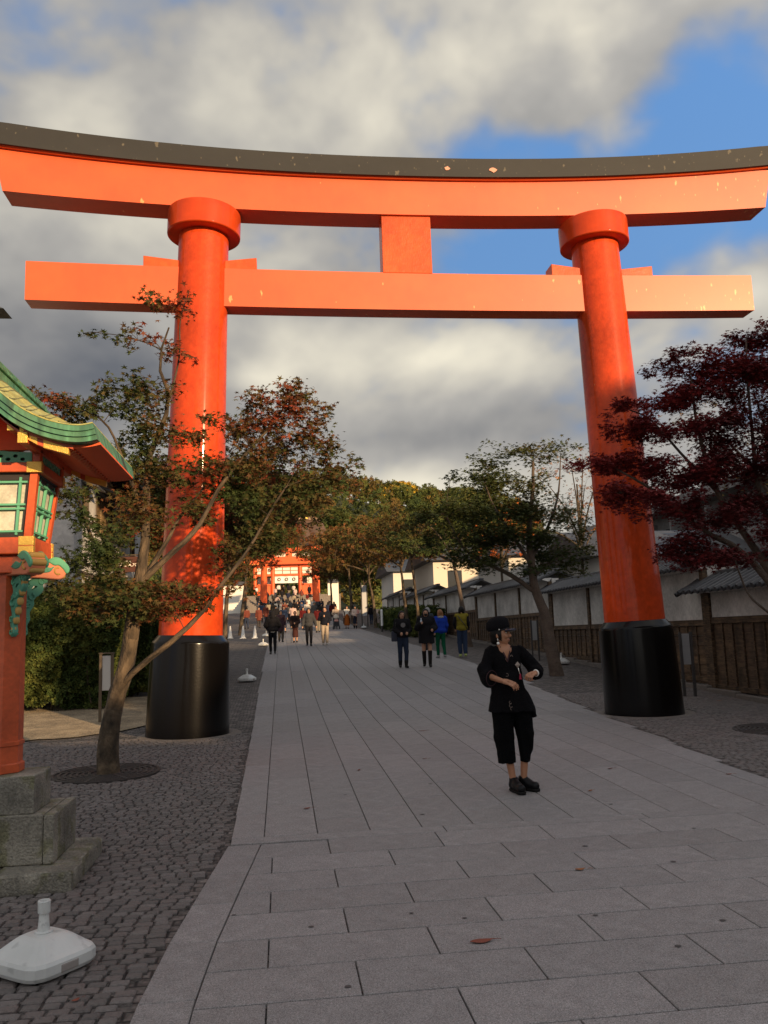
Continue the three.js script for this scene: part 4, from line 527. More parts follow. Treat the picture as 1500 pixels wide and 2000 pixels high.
// sprig of small leaves for trees farther away
const sprig = (() => { const v = [], f = [], r = rng(5); for (let k = 0; k < 5; k++) { const a = k / 5 * 6.283 + r(), t = (r() - 0.5) * 1.4, c = Math.cos(a), s = Math.sin(a), o = v.length, l = 0.5, w = 0.17; const P = (x, y) => [c * x - s * y, t * x * 0.6 + (r() - 0.5) * 0.05, s * x + c * y]; v.push(P(0.05, 0), P(l * 0.55, w), P(l, 0), P(l * 0.55, -w)); f.push([o, o + 1, o + 2, o + 3]); } return polyGeo(v, f); })();
function leaves(name, list, geo, m, parent) {                        // list: [x, y, z, size, colour]
  const im = new THREE.InstancedMesh(geo, m, list.length), M = new THREE.Matrix4(), q = new THREE.Quaternion(), e = new THREE.Euler(), c = new THREE.Color(), r = rng(list.length + 3);
  list.forEach(([x, y, z, s, col, up = 0.9], i) => { e.set((r() - 0.5) * up * 2, r() * 6.283, (r() - 0.5) * up * 2); q.setFromEuler(e); M.compose(new THREE.Vector3(x, y, z), q, new THREE.Vector3(s, s, s)); im.setMatrixAt(i, M); im.setColorAt(i, c.setRGB(...col)); });
  im.name = name; im.userData.kind = 'stuff'; im.castShadow = im.receiveShadow = true; parent.add(im); return im;
}
function pick(pal, x, y, z, r, scale = 1.6) { const t = clamp(fbm(x * scale + 40, y * scale, z * scale, 3) * 1.7 - 0.35 + (r() - 0.5) * 0.5, 0, 0.999) * (pal.length - 1), i = Math.floor(t), k = 0.75 + r() * 0.5; return pal[i].map((v, j) => mix(v, pal[i + 1][j], t - i) * k); }
// limbs: [points, r0, r1]; clumps: [x, y, z, rx, ry]
function tree(name, label, limbs, clumps, o) {
  const t = thing(name, label, 'tree', [0, 0, 0], 0, o.group), r = rng(o.seed), all = [];
  limbs.forEach(([pts, a, b], i) => { obj(i ? 'limb' : 'trunk', limb(pts, a, b, i ? 12 : 16, i ? 8 : 12, i ? 0.3 : 0.5), o.bark || bark, t); const c = new THREE.CatmullRomCurve3(pts.map(V)); for (let k = (i ? 3 : 10); k <= 20; k++) all.push([c.getPoint(k / 20), mix(a, b, k / 20)]); });
  const tw = [], lv = [];
  clumps.forEach(([x, y, z, rx, ry, dens = 1, rzScale = 1]) => {
    let best = null, bd = 1e9; const rz = rx * 0.9 * rzScale; for (const [p] of all) { const d = Math.hypot(p.x - x, p.y - y + 0.1, p.z - z); if (d < bd && p.y < y + 0.6) { bd = d; best = p; } } if (!best) best = all[0][0];
    const tr = clamp(bd * 0.011, 0.006, 0.025) * (o.twig || 1); tw.push(limb([[best.x, best.y, best.z], [mix(best.x, x, 0.5) + (r() - 0.5) * 0.1, mix(best.y, y, 0.5) + 0.04, mix(best.z, z, 0.5)], [x, y - ry * 0.2, z]], tr, tr * 0.5, 4, 5));
    const subs = []; const nSub = Math.round(5 + rx * 6);
    for (let k = 0; k < nSub; k++) { const a = r() * 6.283, q = 0.45 + r() * 0.55, px = x + Math.cos(a) * rx * q, pz = z + Math.sin(a) * rz * q, py = y + (r() - 0.45) * ry * 1.5; subs.push([px, py, pz]); tw.push(limb([[x, y - ry * 0.2, z], [mix(x, px, 0.55), mix(y, py, 0.4), mix(z, pz, 0.55)], [px, py, pz]], tr * 0.5, tr * 0.22, 3, 4)); }
    const n = Math.round(o.density * rx * rz * (ry + 0.12) * dens / (o.leaf ** 2));
    for (let k = 0; k < n; k++) { const s = subs[Math.floor(r() * subs.length)], g = () => (r() + r() + r() - 1.5) * 0.75; const px = s[0] + g() * rx * 0.72, py = s[1] + g() * (ry * 0.7 + 0.03) - 0.02, pz = s[2] + g() * rz * 0.72; lv.push([px, py, pz, o.leaf * (0.55 + r() * 0.75), pick(o.pal, px, py, pz, r, o.patch || 1.6), o.tilt || 0.8]); }
  });
  const twigs = obj('twig_work', tw, o.bark || bark, t); twigs.userData.kind = 'stuff';
  leaves('foliage', lv, o.geo || mapleLeaf, o.mat || leafMat, t); return t;
}
// a tree laid out by rule: leaning trunk, forking limbs, flattened clumps in the crown
function ruleTree(name, label, [x, z], h, [cw, ch], cy, o) {
  const r = rng(o.seed * 31 + 7), y0 = gy(z), lean = o.lean || 0, clumps = [], n = o.n || 16, fork = y0 + cy - ch * 0.75, tx = x + lean * 0.6;
  const limbs = [[[[x, y0 - 0.1, z], [x + lean * 0.25 + (r() - 0.5) * 0.15, mix(y0, fork, 0.5), z + (r() - 0.5) * 0.2], [tx, fork, z], [x + lean, y0 + cy + ch * 0.3, z]], o.r || 0.12, 0.03]];
  for (let k = 0; k < n; k++) { const a = k * 2.4 + r() * 0.8, q = Math.sqrt((k + 0.6) / n), v = (r() - 0.5) * 2 * (1 - q * 0.5); clumps.push([x + lean + Math.cos(a) * cw * q, y0 + cy + v * ch * 0.85 + (1 - q) * ch * 0.35, z + Math.sin(a) * cw * q, cw * (0.26 + r() * 0.16), ch * (0.20 + r() * 0.1)]); }
  for (let k = 0; k < (o.limbs || 5); k++) { const c = clumps[(k * 3 + 5) % n]; const s = mix(fork - ch * 0.15, fork + ch * 0.25, r()); limbs.push([[[mix(x + lean * 0.4, tx, 0.6), s, z], [mix(tx, c[0], 0.45), mix(s, c[1], 0.55), mix(z, c[2], 0.5)], [c[0], c[1] - 0.1, c[2]]], (o.r || 0.12) * 0.5, 0.015]); }
  return tree(name, label, limbs, clumps, o);
}
const AUTUMN = [[0.038, 0.06, 0.015], [0.055, 0.068, 0.017], [0.095, 0.064, 0.018], [0.16, 0.05, 0.019], [0.26, 0.045, 0.02]], GREENS = [[0.04, 0.06, 0.016], [0.055, 0.075, 0.02], [0.08, 0.09, 0.022], [0.12, 0.085, 0.022]], CRIMSON = [[0.09, 0.018, 0.014], [0.13, 0.018, 0.018], [0.18, 0.02, 0.022], [0.25, 0.03, 0.026]], GOLD = [[0.30, 0.20, 0.02], [0.42, 0.27, 0.025], [0.5, 0.32, 0.03]], BRONZE = [[0.05, 0.07, 0.018], [0.085, 0.075, 0.02], [0.13, 0.072, 0.022], [0.17, 0.062, 0.024]];
tree('maple_tree', 'open maple with bronze and green leaves growing from a grate before the left torii pillar', [
  [[[-2.05, 0.0, -10.6], [-2.05, 0.12, -10.6], [-2.04, 0.51, -10.58], [-1.96, 0.92, -10.56], [-1.89, 1.15, -10.55], [-1.81, 1.51, -10.55], [-1.76, 1.93, -10.57], [-1.71, 2.3, -10.6]], 0.13, 0.075],
  [[[-1.92, 1.07, -10.55], [-1.72, 1.26, -10.4], [-1.49, 1.44, -10.3], [-1.19, 1.67, -10.3], [-0.92, 1.95, -10.4], [-0.73, 2.24, -10.5], [-0.42, 2.66, -10.7], [-0.08, 3.27, -10.9], [0.1, 3.56, -11.0]], 0.042, 0.012],
  [[[-1.71, 2.3, -10.6], [-1.35, 2.64, -10.6], [-1.02, 2.96, -10.6], [-0.74, 3.51, -10.7], [-0.41, 3.96, -10.8], [-0.08, 4.36, -10.9], [0.12, 4.67, -11.0]], 0.045, 0.012],
  [[[-1.71, 2.25, -10.6], [-1.66, 2.82, -10.7], [-1.66, 3.35, -10.8], [-1.64, 3.87, -10.8], [-1.38, 4.68, -10.8], [-1.5, 5.12, -10.7], [-1.36, 5.57, -10.6]], 0.075, 0.010],
  [[[-1.38, 4.68, -10.8], [-1.27, 5.26, -10.9], [-1.25, 5.82, -10.9], [-1.14, 6.18, -10.9]], 0.016, 0.006],
  [[[-1.76, 2.0, -10.57], [-1.94, 2.49, -10.5], [-2.17, 2.73, -10.4], [-2.3, 3.09, -10.3], [-2.37, 3.38, -10.2]], 0.045, 0.012],
  [[[-1.67, 3.1, -10.8], [-1.93, 3.86, -10.7], [-2.19, 4.38, -10.7], [-2.66, 4.55, -10.6]], 0.030, 0.008],
  [[[-1.73, 2.24, -10.6], [-1.39, 2.9, -10.9], [-1.31, 3.11, -11.0], [-0.96, 3.59, -11.1]], 0.04, 0.012],
], [[-1.32, 6.03, -10.8, 0.33, 0.17, 0.35], [-1.16, 5.92, -10.8, 0.18, 0.24, 0.4], [-1.76, 5.46, -10.7, 0.25, 0.13, 0.5], [-2.27, 5.54, -10.7, 0.2, 0.05, 0.3], [-1.5, 5.33, -10.7, 0.23, 0.13, 0.5], [-1.09, 5.26, -10.8, 0.13, 0.07, 0.5], [-1.58, 4.92, -10.8, 0.3, 0.17, 0.6], [-1.94, 4.65, -10.7, 0.3, 0.23], [-1.58, 4.61, -10.8, 0.3, 0.24, 0.7], [-2.54, 4.55, -10.6, 0.36, 0.13], [-2.91, 4.69, -10.6, 0.2, 0.11, 0.7], [-2.23, 4.49, -10.6, 0.26, 0.15], [-1.57, 4.21, -10.8, 0.37, 0.2, 0.7], [-1.89, 4.14, -10.8, 0.3, 0.22], [-1.14, 4.23, -10.9, 0.24, 0.13, 0.8], [-0.81, 4.47, -10.9, 0.2, 0.11, 0.7], [-0.55, 4.29, -10.9, 0.31, 0.24], [-0.01, 4.6, -11.0, 0.36, 0.27], [0.33, 4.81, -11.0, 0.30, 0.15], [0.46, 4.38, -11.0, 0.29, 0.24], [0.12, 4.25, -11.0, 0.32, 0.24], [0.45, 3.97, -11.0, 0.32, 0.22], [0.86, 3.71, -11.1, 0.24, 0.25], [-0.16, 3.9, -11.0, 0.38, 0.28], [-0.62, 3.82, -10.9, 0.38, 0.2, 0.9], [-1.01, 3.75, -10.9, 0.38, 0.14, 0.7], [-1.32, 3.71, -10.8, 0.34, 0.16, 0.8], [-1.64, 3.74, -10.8, 0.35, 0.2, 0.8], [0.38, 3.59, -11.2, 0.4, 0.25], [-0.03, 3.39, -11.2, 0.46, 0.28], [-0.43, 3.34, -11.1, 0.4, 0.31], [-1.01, 3.32, -10.9, 0.27, 0.15, 0.9], [-0.94, 3.14, -10.8, 0.18, 0.10], [-1.8, 3.27, -10.7, 0.28, 0.24, 0.9], [-1.51, 3.15, -10.8, 0.24, 0.2, 0.6], [-2.37, 3.45, -10.2, 0.25, 0.16], [-2.24, 3.03, -10.3, 0.2, 0.13], [-2.42, 3.14, -10.2, 0.2, 0.11], [-2.11, 2.79, -10.4, 0.36, 0.22, 1.2], [-2.28, 2.55, -10.4, 0.34, 0.2, 1.2], [-1.78, 2.95, -10.6, 0.2, 0.16, 0.6], [-2.37, 2.24, -10.3, 0.32, 0.17, 1.2], [-2.04, 2.21, -10.4, 0.32, 0.15, 1.2], [-1.39, 2.19, -10.4, 0.37, 0.11, 0.9], [-1.03, 2.12, -10.4, 0.27, 0.14], [-1.74, 2.05, -10.3, 0.37, 0.14], [-2.1, 2.0, -10.4, 0.32, 0.15, 1.1], [-1.56, 1.95, -10.35, 0.27, 0.10], [-1.26, 2.0, -10.3, 0.36, 0.10], [-0.44, 2.77, -11.1, 0.4, 0.32], [-0.17, 2.91, -11.2, 0.33, 0.25], [-0.57, 2.37, -11.0, 0.2, 0.24]],
  { seed: 11, leaf: 0.09, density: 118, pal: AUTUMN, patch: 0.9, tilt: 0.9 });
tree('maple_tree', 'dark crimson maple leaning over the wall beside the right torii pillar', [
  [[[7.25, 0.0, -11.35], [7.3, 0.5, -11.38], [7.36, 1.1, -11.45], [7.32, 1.7, -11.5]], 0.15, 0.10],
  [[[7.32, 1.65, -11.5], [7.15, 1.98, -11.5], [6.47, 2.64, -11.3], [5.98, 2.86, -11.2], [5.57, 3.15, -11.1], [5.18, 3.42, -11.0], [4.6, 3.75, -10.95]], 0.07, 0.012],
  [[[7.3, 1.7, -11.5], [7.03, 2.35, -11.5], [6.5, 3.1, -11.4], [6.24, 3.46, -11.3], [6.07, 3.89, -11.2], [5.97, 4.49, -11.2], [5.95, 5.1, -11.2]], 0.075, 0.014],
  [[[7.32, 1.65, -11.5], [7.21, 2.57, -11.5], [6.88, 3.53, -11.3], [6.81, 4.26, -11.2], [6.76, 5.07, -11.1], [6.8, 5.7, -11.1]], 0.06, 0.012],
  [[[7.0, 1.45, -11.1], [6.66, 1.72, -11.0], [6.42, 1.94, -11.0], [6.3, 2.26, -11.0], [6.22, 2.55, -11.0]], 0.026, 0.010],
  [[[7.3, 1.3, -11.42], [7.15, 1.38, -11.3], [7.0, 1.45, -11.1]], 0.03, 0.026],
  [[[6.24, 3.46, -11.3], [5.7, 4.0, -11.2], [5.2, 4.5, -11.1], [4.85, 4.6, -11]], 0.03, 0.009],
], [[6.37, 5.41, -11.2, 0.42, 0.2], [5.83, 5.49, -11.2, 0.22, 0.13, 0.8], [6.96, 5.73, -11.2, 0.35, 0.2], [5.57, 5.25, -11.2, 0.26, 0.13, 0.8], [6.66, 5.1, -11.2, 0.49, 0.22], [6.02, 4.95, -11.2, 0.47, 0.22], [5.45, 4.72, -11.2, 0.33, 0.16], [4.82, 4.59, -11.0, 0.24, 0.11], [4.88, 4.37, -11.0, 0.32, 0.12], [5.29, 4.25, -11.1, 0.4, 0.17], [6.06, 4.32, -11.1, 0.49, 0.23], [6.78, 4.47, -11.1, 0.35, 0.3], [4.32, 3.83, -11.0, 0.32, 0.08], [4.69, 3.86, -11.0, 0.34, 0.12], [5.18, 3.81, -11.1, 0.42, 0.15], [5.78, 3.73, -11.1, 0.49, 0.22], [6.47, 3.79, -11.1, 0.49, 0.26], [6.93, 3.88, -11.2, 0.3, 0.36], [4.62, 3.41, -10.9, 0.34, 0.11], [4.97, 3.3, -10.9, 0.38, 0.12], [4.88, 3.09, -10.9, 0.14, 0.1], [5.46, 3.28, -11.0, 0.34, 0.16], [6.03, 3.14, -11.1, 0.42, 0.22, 0.8], [6.61, 3.07, -11.2, 0.35, 0.26], [5.73, 2.65, -11.2, 0.40, 0.24], [6.02, 2.5, -11.2, 0.40, 0.13], [5.51, 2.73, -11.2, 0.2, 0.11], [6.4, 2.49, -11.2, 0.26, 0.13], [6.9, 3.3, -11.3, 0.4, 0.25], [7.0, 2.75, -11.3, 0.35, 0.2], [7.2, 5.2, -11.3, 0.4, 0.3], [7.3, 4.2, -11.4, 0.4, 0.3]],
  { seed: 23, leaf: 0.085, density: 230, pal: CRIMSON, patch: 1.1, bark: barkDark, tilt: 0.6 });
tree('maple_tree', 'leaning green maple in front of the white wall, left of the right torii pillar', [
  [[[6.9, 0.3, -21], [6.88, 0.45, -21], [6.76, 1.18, -21], [6.62, 2.08, -21], [6.45, 2.61, -21], [6.4, 3.26, -21], [6.38, 4.06, -21], [6.54, 5.12, -21], [6.6, 5.9, -21]], 0.19, 0.03],
  [[[6.48, 2.5, -21], [5.87, 2.95, -21], [5.29, 3.21, -20.8], [4.63, 3.6, -20.7], [4.2, 4.4, -20.7]], 0.07, 0.02],
  [[[6.4, 3.2, -21], [5.9, 4.0, -20.9], [5.4, 4.8, -20.8], [5.2, 5.6, -20.9]], 0.06, 0.015], [[[6.4, 3.4, -21], [6.9, 4.1, -21.2], [7.3, 5.0, -21.3], [7.5, 6.2, -21.4]], 0.06, 0.012], [[[6.42, 2.9, -21], [7.0, 3.3, -21.2], [7.8, 3.7, -21.4]], 0.05, 0.012],
], [[6.05, 6.21, -21.0, 0.75, 0.22, 0.5], [6.97, 6.14, -21.3, 0.76, 0.26, 0.45], [5.48, 5.81, -21.0, 0.5, 0.28, 0.7], [7.62, 6.46, -21.5, 0.5, 0.15, 0.4], [5.01, 5.38, -20.8, 0.55, 0.3, 0.8], [6.0, 5.4, -21.0, 0.75, 0.36, 0.8], [6.88, 5.29, -21.2, 0.62, 0.32, 0.7], [4.32, 5.43, -20.7, 0.26, 0.2], [4.58, 4.72, -20.8, 0.74, 0.35], [5.69, 4.6, -21.0, 0.88, 0.4], [6.83, 4.48, -21.2, 0.75, 0.36], [7.76, 4.37, -21.5, 0.5, 0.3, 0.7], [4.02, 4.58, -20.7, 0.55, 0.3], [4.94, 3.93, -20.8, 0.85, 0.33, 1.2], [6.05, 3.8, -21.0, 0.85, 0.34, 1.2], [7.23, 3.67, -21.3, 0.75, 0.36], [8.01, 3.81, -21.5, 0.34, 0.4], [5.17, 3.27, -20.8, 0.6, 0.2, 1.2], [6.41, 3.13, -21.0, 0.6, 0.18, 0.8], [7.64, 3.13, -21.4, 0.45, 0.22], [4.51, 3.42, -20.8, 0.6, 0.25], [3.86, 3.81, -20.7, 0.36, 0.26], [3.48, 4.45, -20.6, 0.36, 0.4]],
  { seed: 37, leaf: 0.13, density: 84, pal: GREENS, patch: 0.6, bark: barkDark, tilt: 0.6 });
// trees along both sides farther up
const FAR = { geo: sprig, mat: leafFar };
ruleTree('maple_tree', 'dark maple behind the walker in the yellow vest', [7.7, -34.5], 6, [2.1, 1.5], 4.6, { ...FAR, seed: 41, leaf: 0.20, density: 21, pal: GREENS, n: 20, lean: -0.9, r: 0.14, bark: barkDark });
ruleTree('maple_tree', 'thin maple behind the woman in the short black cape', [6.35, -38.7], 6, [1.8, 1.5], 4.9, { ...FAR, seed: 43, leaf: 0.2, density: 19, pal: BRONZE, n: 16, lean: -0.5, r: 0.10 });
ruleTree('persimmon_tree', 'sparse orange-leaved tree rising behind the white wall', [10.4, -39], 7, [1.7, 1.7], 4.6, { ...FAR, seed: 47, leaf: 0.22, density: 9, pal: [[0.16, 0.12, 0.03], [0.35, 0.10, 0.02], [0.5, 0.11, 0.02]], n: 14, r: 0.1 });
ruleTree('bare_tree', 'nearly bare tree behind the wall next to the right torii pillar', [11.8, -32], 8, [1.9, 2.6], 5.6, { ...FAR, seed: 49, leaf: 0.16, density: 1.4, pal: [[0.2, 0.10, 0.03], [0.3, 0.11, 0.03]], n: 26, r: 0.1, twig: 1.2, limbs: 9 });
ruleTree('bare_tree', 'twiggy tree with a few yellow leaves above the crimson maple', [9.6, -15.2], 6.5, [1.5, 1.5], 4.9, { ...FAR, seed: 53, leaf: 0.10, density: 2.0, pal: [[0.2, 0.15, 0.03], [0.28, 0.14, 0.03]], n: 22, r: 0.08, limbs: 8 });
ruleTree('maple_tree', 'bronze maple in front of the low hedge on the right', [6.95, -46], 7, [2.4, 1.8], 5.2, { ...FAR, seed: 59, leaf: 0.22, density: 22, pal: BRONZE, n: 20, lean: -0.6, r: 0.13 });
ruleTree('maple_tree', 'bronze maple standing behind the woman with the pushchair', [6.9, -62], 7, [3.0, 2.3], 5.6, { ...FAR, seed: 61, leaf: 0.28, density: 22, pal: BRONZE, n: 22, lean: -0.8, r: 0.15 });
ruleTree('maple_tree', 'rust coloured maple near the notice board', [5.9, -70], 8, [3.2, 2.4], 6.2, { ...FAR, seed: 67, leaf: 0.3, density: 22, pal: [[0.10, 0.08, 0.02], [0.16, 0.08, 0.025], [0.24, 0.06, 0.025]], n: 22, lean: -0.4, r: 0.16 });
ruleTree('maple_tree', 'russet maple beside the right end of the gate steps', [5.2, -88], 8, [3.0, 2.6], 5.4, { ...FAR, seed: 103, leaf: 0.34, density: 22, pal: BRONZE, n: 22, r: 0.16 });
ruleTree('camphor_tree', 'round green tree in front of the wall right of the gate', [9.0, -92], 9, [3.6, 3.0], 5.6, { ...FAR, seed: 107, leaf: 0.4, density: 22, pal: GREENS, n: 22, r: 0.2 });
ruleTree('camphor_tree', 'tall sunlit green tree rising right of the far red gate', [9.5, -141], 18, [6.6, 6.6], 12, { ...FAR, seed: 71, leaf: 0.62, density: 22, pal: GREENS, n: 34, r: 0.4 });
ruleTree('camphor_tree', 'tall green tree rising behind the bronze maples on the right', [23, -119], 15, [6.5, 4.8], 9, { ...FAR, seed: 73, leaf: 0.6, density: 22, pal: GREENS, n: 30, r: 0.35 });
ruleTree('pine_tree', 'broad dark green tree far behind the leaning maple', [17, -70], 12, [3.6, 3.0], 8.4, { ...FAR, seed: 79, leaf: 0.42, density: 24, pal: GREENS, n: 24, r: 0.25, bark: barkDark });
ruleTree('maple_tree', 'dark green maple behind the left torii pillar', [-2.3, -24], 6, [2.5, 1.9], 4.6, { ...FAR, seed: 83, leaf: 0.17, density: 25, pal: AUTUMN, n: 24, lean: 0.3, r: 0.13 });
ruleTree('maple_tree', 'green maple shading the cones on the left', [-2.4, -37], 6.5, [2.4, 2.0], 5.0, { ...FAR, seed: 89, leaf: 0.2, density: 25, pal: AUTUMN, n: 24, lean: 0.4, r: 0.12 });
ruleTree('maple_tree', 'pale-trunked maple leaning out behind the white cones', [-2.65, -56], 8, [2.7, 2.0], 6.4, { ...FAR, seed: 97, leaf: 0.25, density: 24, pal: AUTUMN, n: 22, lean: 1.0, r: 0.15 });
ruleTree('maple_tree', 'maple with reddish leaves left of the far red gate', [-3.2, -78], 8, [2.6, 2.2], 6.0, { ...FAR, seed: 101, leaf: 0.3, density: 22, pal: [[0.08, 0.06, 0.02], [0.2, 0.05, 0.02], [0.3, 0.05, 0.02]], n: 18, lean: 0.3, r: 0.15 });
// ---------------------------------------------------------------- hedges
function hedge(label, x0, x1, z0, z1, h, n, size, pal, seed) {
  const t = thing('hedge', label, 'hedge', [0, 0, 0]), r = rng(seed), L = []; const gr = (z) => gy(z);
  for (let k = 0; k < 9; k++) { const x = mix(x0 + 0.3, x1 - 0.3, (k + r()) / 9), z = z1 - 0.25 - r() * 0.3; obj('stem', limb([[x, gr(z) - 0.05, z], [x + (r() - 0.5) * 0.2, gr(z) + h * 0.3, z + 0.1], [x + (r() - 0.5) * 0.4, gr(z) + h * 0.7, z + 0.15]], 0.025, 0.01, 6, 6), bark, t); }
  for (let k = 0; k < n; k++) { const f = r(); let x = mix(x0, x1, r()), y = h * (0.06 + 0.94 * r()), z = mix(z0, z1, r()); const d = Math.pow(r(), 1.5) * 0.35; if (f < 0.42) z = z1 - d; else if (f < 0.62) x = x1 - d; else if (f < 0.7) x = x0 + d; else if (f < 0.82) y = h - d; const k2 = (fbm(x * 1.3 + seed, y * 1.3, z * 1.3, 3) - 0.5) * 1.2; L.push([x + k2 * 0.6, gr(z) + Math.max(0.08, y + k2), z + k2 * 0.8, size * (0.7 + r() * 0.6), pick(pal, x, y, z, r, 1.2), 1.3]); }
  leaves('foliage', L, sprig, leafFar, t);
}
const HEDGE = [[0.022, 0.04, 0.010], [0.04, 0.06, 0.014], [0.075, 0.09, 0.02], [0.12, 0.12, 0.026]];
hedge('tall unclipped green hedge between the shrine lantern and the white house', -8, -3.35, -19.8, -17.7, 2.25, 36000, 0.13, HEDGE, 3);
hedge('tall green hedge beside the left torii pillar, edging the path side', -4.3, -2.95, -27, -19.9, 2.0, 24000, 0.14, HEDGE, 5);
hedge('low dark clipped hedge under the trees on the right', 6.9, 8.5, -60, -44, 1.35, 14000, 0.2, HEDGE, 9);
// ---------------------------------------------------------------- second torii, tower gate, hill
console.log('far');
{ const t = thing('far_torii', 'second vermilion torii with a black top bar far up the path before the tower gate', 'torii', [1.15, gy(-105), -105]); torii(t, 0.88, false); }
{
  const verm = mat(0.80, 0.12, 0.025, 0.5), white = mat(0.80, 0.76, 0.66, 0.8), cypress = mat(0.15, 0.085, 0.055, 0.9, { map: rep(blotch, 0.3) }), gold = mat(0.85, 0.55, 0.12, 0.4, { metalness: 0.4 }), dark = mat(0.03, 0.025, 0.02, 0.8), stone = mat(0.36, 0.33, 0.29, 0.9, { map: rep(speckle, 0.5) }), cloth = mat(0.82, 0.80, 0.74, 0.9);
  const g = thing('tower_gate', 'two-storey vermilion shrine gate with white curtain and brown roof above the steps', 'gate', [0.95, 7.8, -130]);
  obj('platform', plain(-8, 8, -3.2, -0.02, -5, 3), stone, g);
  for (let k = 0; k < 13; k++) obj('step', bx(-6.5, 6.5, -3.1, -0.02 - (k + 1) * 0.22, 3.003 + k * 0.42, 3.42 + k * 0.42, 0.01), stone, g);
  const cols = [-4.7, -2.05, 2.05, 4.7];
  for (const z of [1.6, -1.6]) for (const x of cols) { const p = lathe([[0.30, 0], [0.29, 4.4]], 18, x, z); obj('column', p, verm, g); obj('column_foot', lathe([[0.36, 0], [0.36, 0.2], [0.3, 0.24]], 18, x, z), stone, g); }
  for (const [y0, y1] of [[2.95, 3.25], [4.25, 4.55], [1.55, 1.75]]) for (let i = 0; i < 3; i++) { if (y0 < 2 && i === 1) continue; obj('beam', plain(cols[i] + 0.28, cols[i + 1] - 0.28, y0, y1, 1.45, 1.75), verm, g); }
  for (let i = 0; i < 3; i++) { const n = i === 1 ? 3 : 2; for (let k = 0; k < n; k++) { const a = mix(cols[i] + 0.28, cols[i + 1] - 0.28, k / n) + 0.05, b = mix(cols[i] + 0.28, cols[i + 1] - 0.28, (k + 1) / n) - 0.05; for (const [y0, y1] of [[3.28, 3.7], [3.8, 4.22]]) obj('white_panel', plain(a, b, y0, y1, 1.5, 1.58), white, g); } obj('panel_rail', plain(cols[i] + 0.28, cols[i + 1] - 0.28, 3.71, 3.79, 1.5, 1.62), verm, g); }
  for (const s of [-1, 1]) { obj('side_panel', plain(s < 0 ? -4.4 : 2.35, s < 0 ? -2.35 : 4.4, 0.1, 1.5, 1.5, 1.56), verm, g); obj('white_panel', plain(s < 0 ? -4.4 : 2.35, s < 0 ? -2.35 : 4.4, 1.8, 2.9, -1.6, -1.5), white, g); }
  const cur = new THREE.PlaneGeometry(3.5, 1.05, 40, 4); { const p = cur.attributes.position; for (let i = 0; i < p.count; i++) p.setZ(i, Math.sin(p.getX(i) * 5) * 0.05); cur.computeVertexNormals(); } const cu = obj('curtain', cur, new THREE.MeshStandardMaterial({ color: cloth.color, roughness: 0.9, side: THREE.DoubleSide }), g); cu.position.set(0, 2.38, 1.55); for (const x of [-1.1, 0, 1.1]) { const r = new THREE.TorusGeometry(0.2, 0.05, 6, 18); const o = obj('crest', r, dark, cu); o.position.set(x, 0.05, 0.08); }
  // balcony and upper storey
  obj('balcony', plain(-5.6, 5.6, 4.62, 4.80, -2.6, 2.6), verm, g); obj('gilt_edge', plain(-5.62, 5.62, 4.66, 4.76, 2.603, 2.63), gold, g);
  for (let k = 0; k <= 12; k++) obj('baluster', plain(-5.5 + k * 0.916 - 0.05, -5.5 + k * 0.916 + 0.05, 4.81, 5.5, 2.4, 2.5), verm, g); for (const y of [5.05, 5.3, 5.52]) obj('handrail', plain(-5.6, 5.6, y, y + 0.07, 2.4, 2.5), verm, g);
  for (const x of [-4.3, -1.9, 1.9, 4.3]) obj('upper_column', lathe([[0.24, 4.8], [0.24, 7.4]], 14, x, 1.4), verm, g);
  obj('upper_wall', plain(-4.3, 4.3, 4.8, 7.4, -1.4, 1.2), verm, g); for (const [a, b] of [[-4.0, -2.2], [-1.6, -0.1], [0.1, 1.6], [2.2, 4.0]]) obj('white_panel', plain(a, b, 5.9, 6.7, 1.203, 1.26), white, g);
  obj('bracket_band', plain(-4.9, 4.9, 7.0, 7.5, -2.0, 2.0), verm, g);
  { // hip-and-gable roof with lifting eaves
    const W = 7.4, D = 5, n = 12, P = []; const top = (x, z) => { const d = Math.max(Math.abs(x) / W, 0), e = Math.abs(z) / D; const lift = 0.55 * Math.pow(Math.max(d, 0), 4) * Math.pow(e, 2); return 7.55 + lift + 4.1 * Math.pow(1 - e, 1.35) * smooth(1.0, 0.72, d); };
    const pos = []; for (let i = 0; i < n * 2; i++) for (let j = 0; j < n; j++) { const X = (k) => -W + 2 * W * k / (n * 2), Z = (k) => -D + 2 * D * k / n, q = (a, b, dy) => [X(a), top(X(a), Z(b)) - dy, Z(b)]; pos.push(...q(i, j, 0), ...q(i, j + 1, 0), ...q(i + 1, j + 1, 0), ...q(i, j, 0), ...q(i + 1, j + 1, 0), ...q(i + 1, j, 0)); pos.push(...q(i, j, 0.3), ...q(i + 1, j + 1, 0.3), ...q(i, j + 1, 0.3), ...q(i, j, 0.3), ...q(i + 1, j, 0.3), ...q(i + 1, j + 1, 0.3)); } void P;
    const edge = (a, b) => { const A = [a[0], top(a[0], a[1]), a[1]], B = [b[0], top(b[0], b[1]), b[1]]; pos.push(...A, A[0], A[1] - 0.3, A[2], B[0], B[1] - 0.3, B[2], ...A, B[0], B[1] - 0.3, B[2], ...B); }; for (let i = 0; i < n * 2; i++) { const x0 = -W + 2 * W * i / (n * 2), x1 = -W + 2 * W * (i + 1) / (n * 2); edge([x0, D], [x1, D]); edge([x1, -D], [x0, -D]); } for (let j = 0; j < n; j++) { const z0 = -D + 2 * D * j / n, z1 = -D + 2 * D * (j + 1) / n; edge([-W, z0], [-W, z1]); edge([W, z1], [W, z0]); }
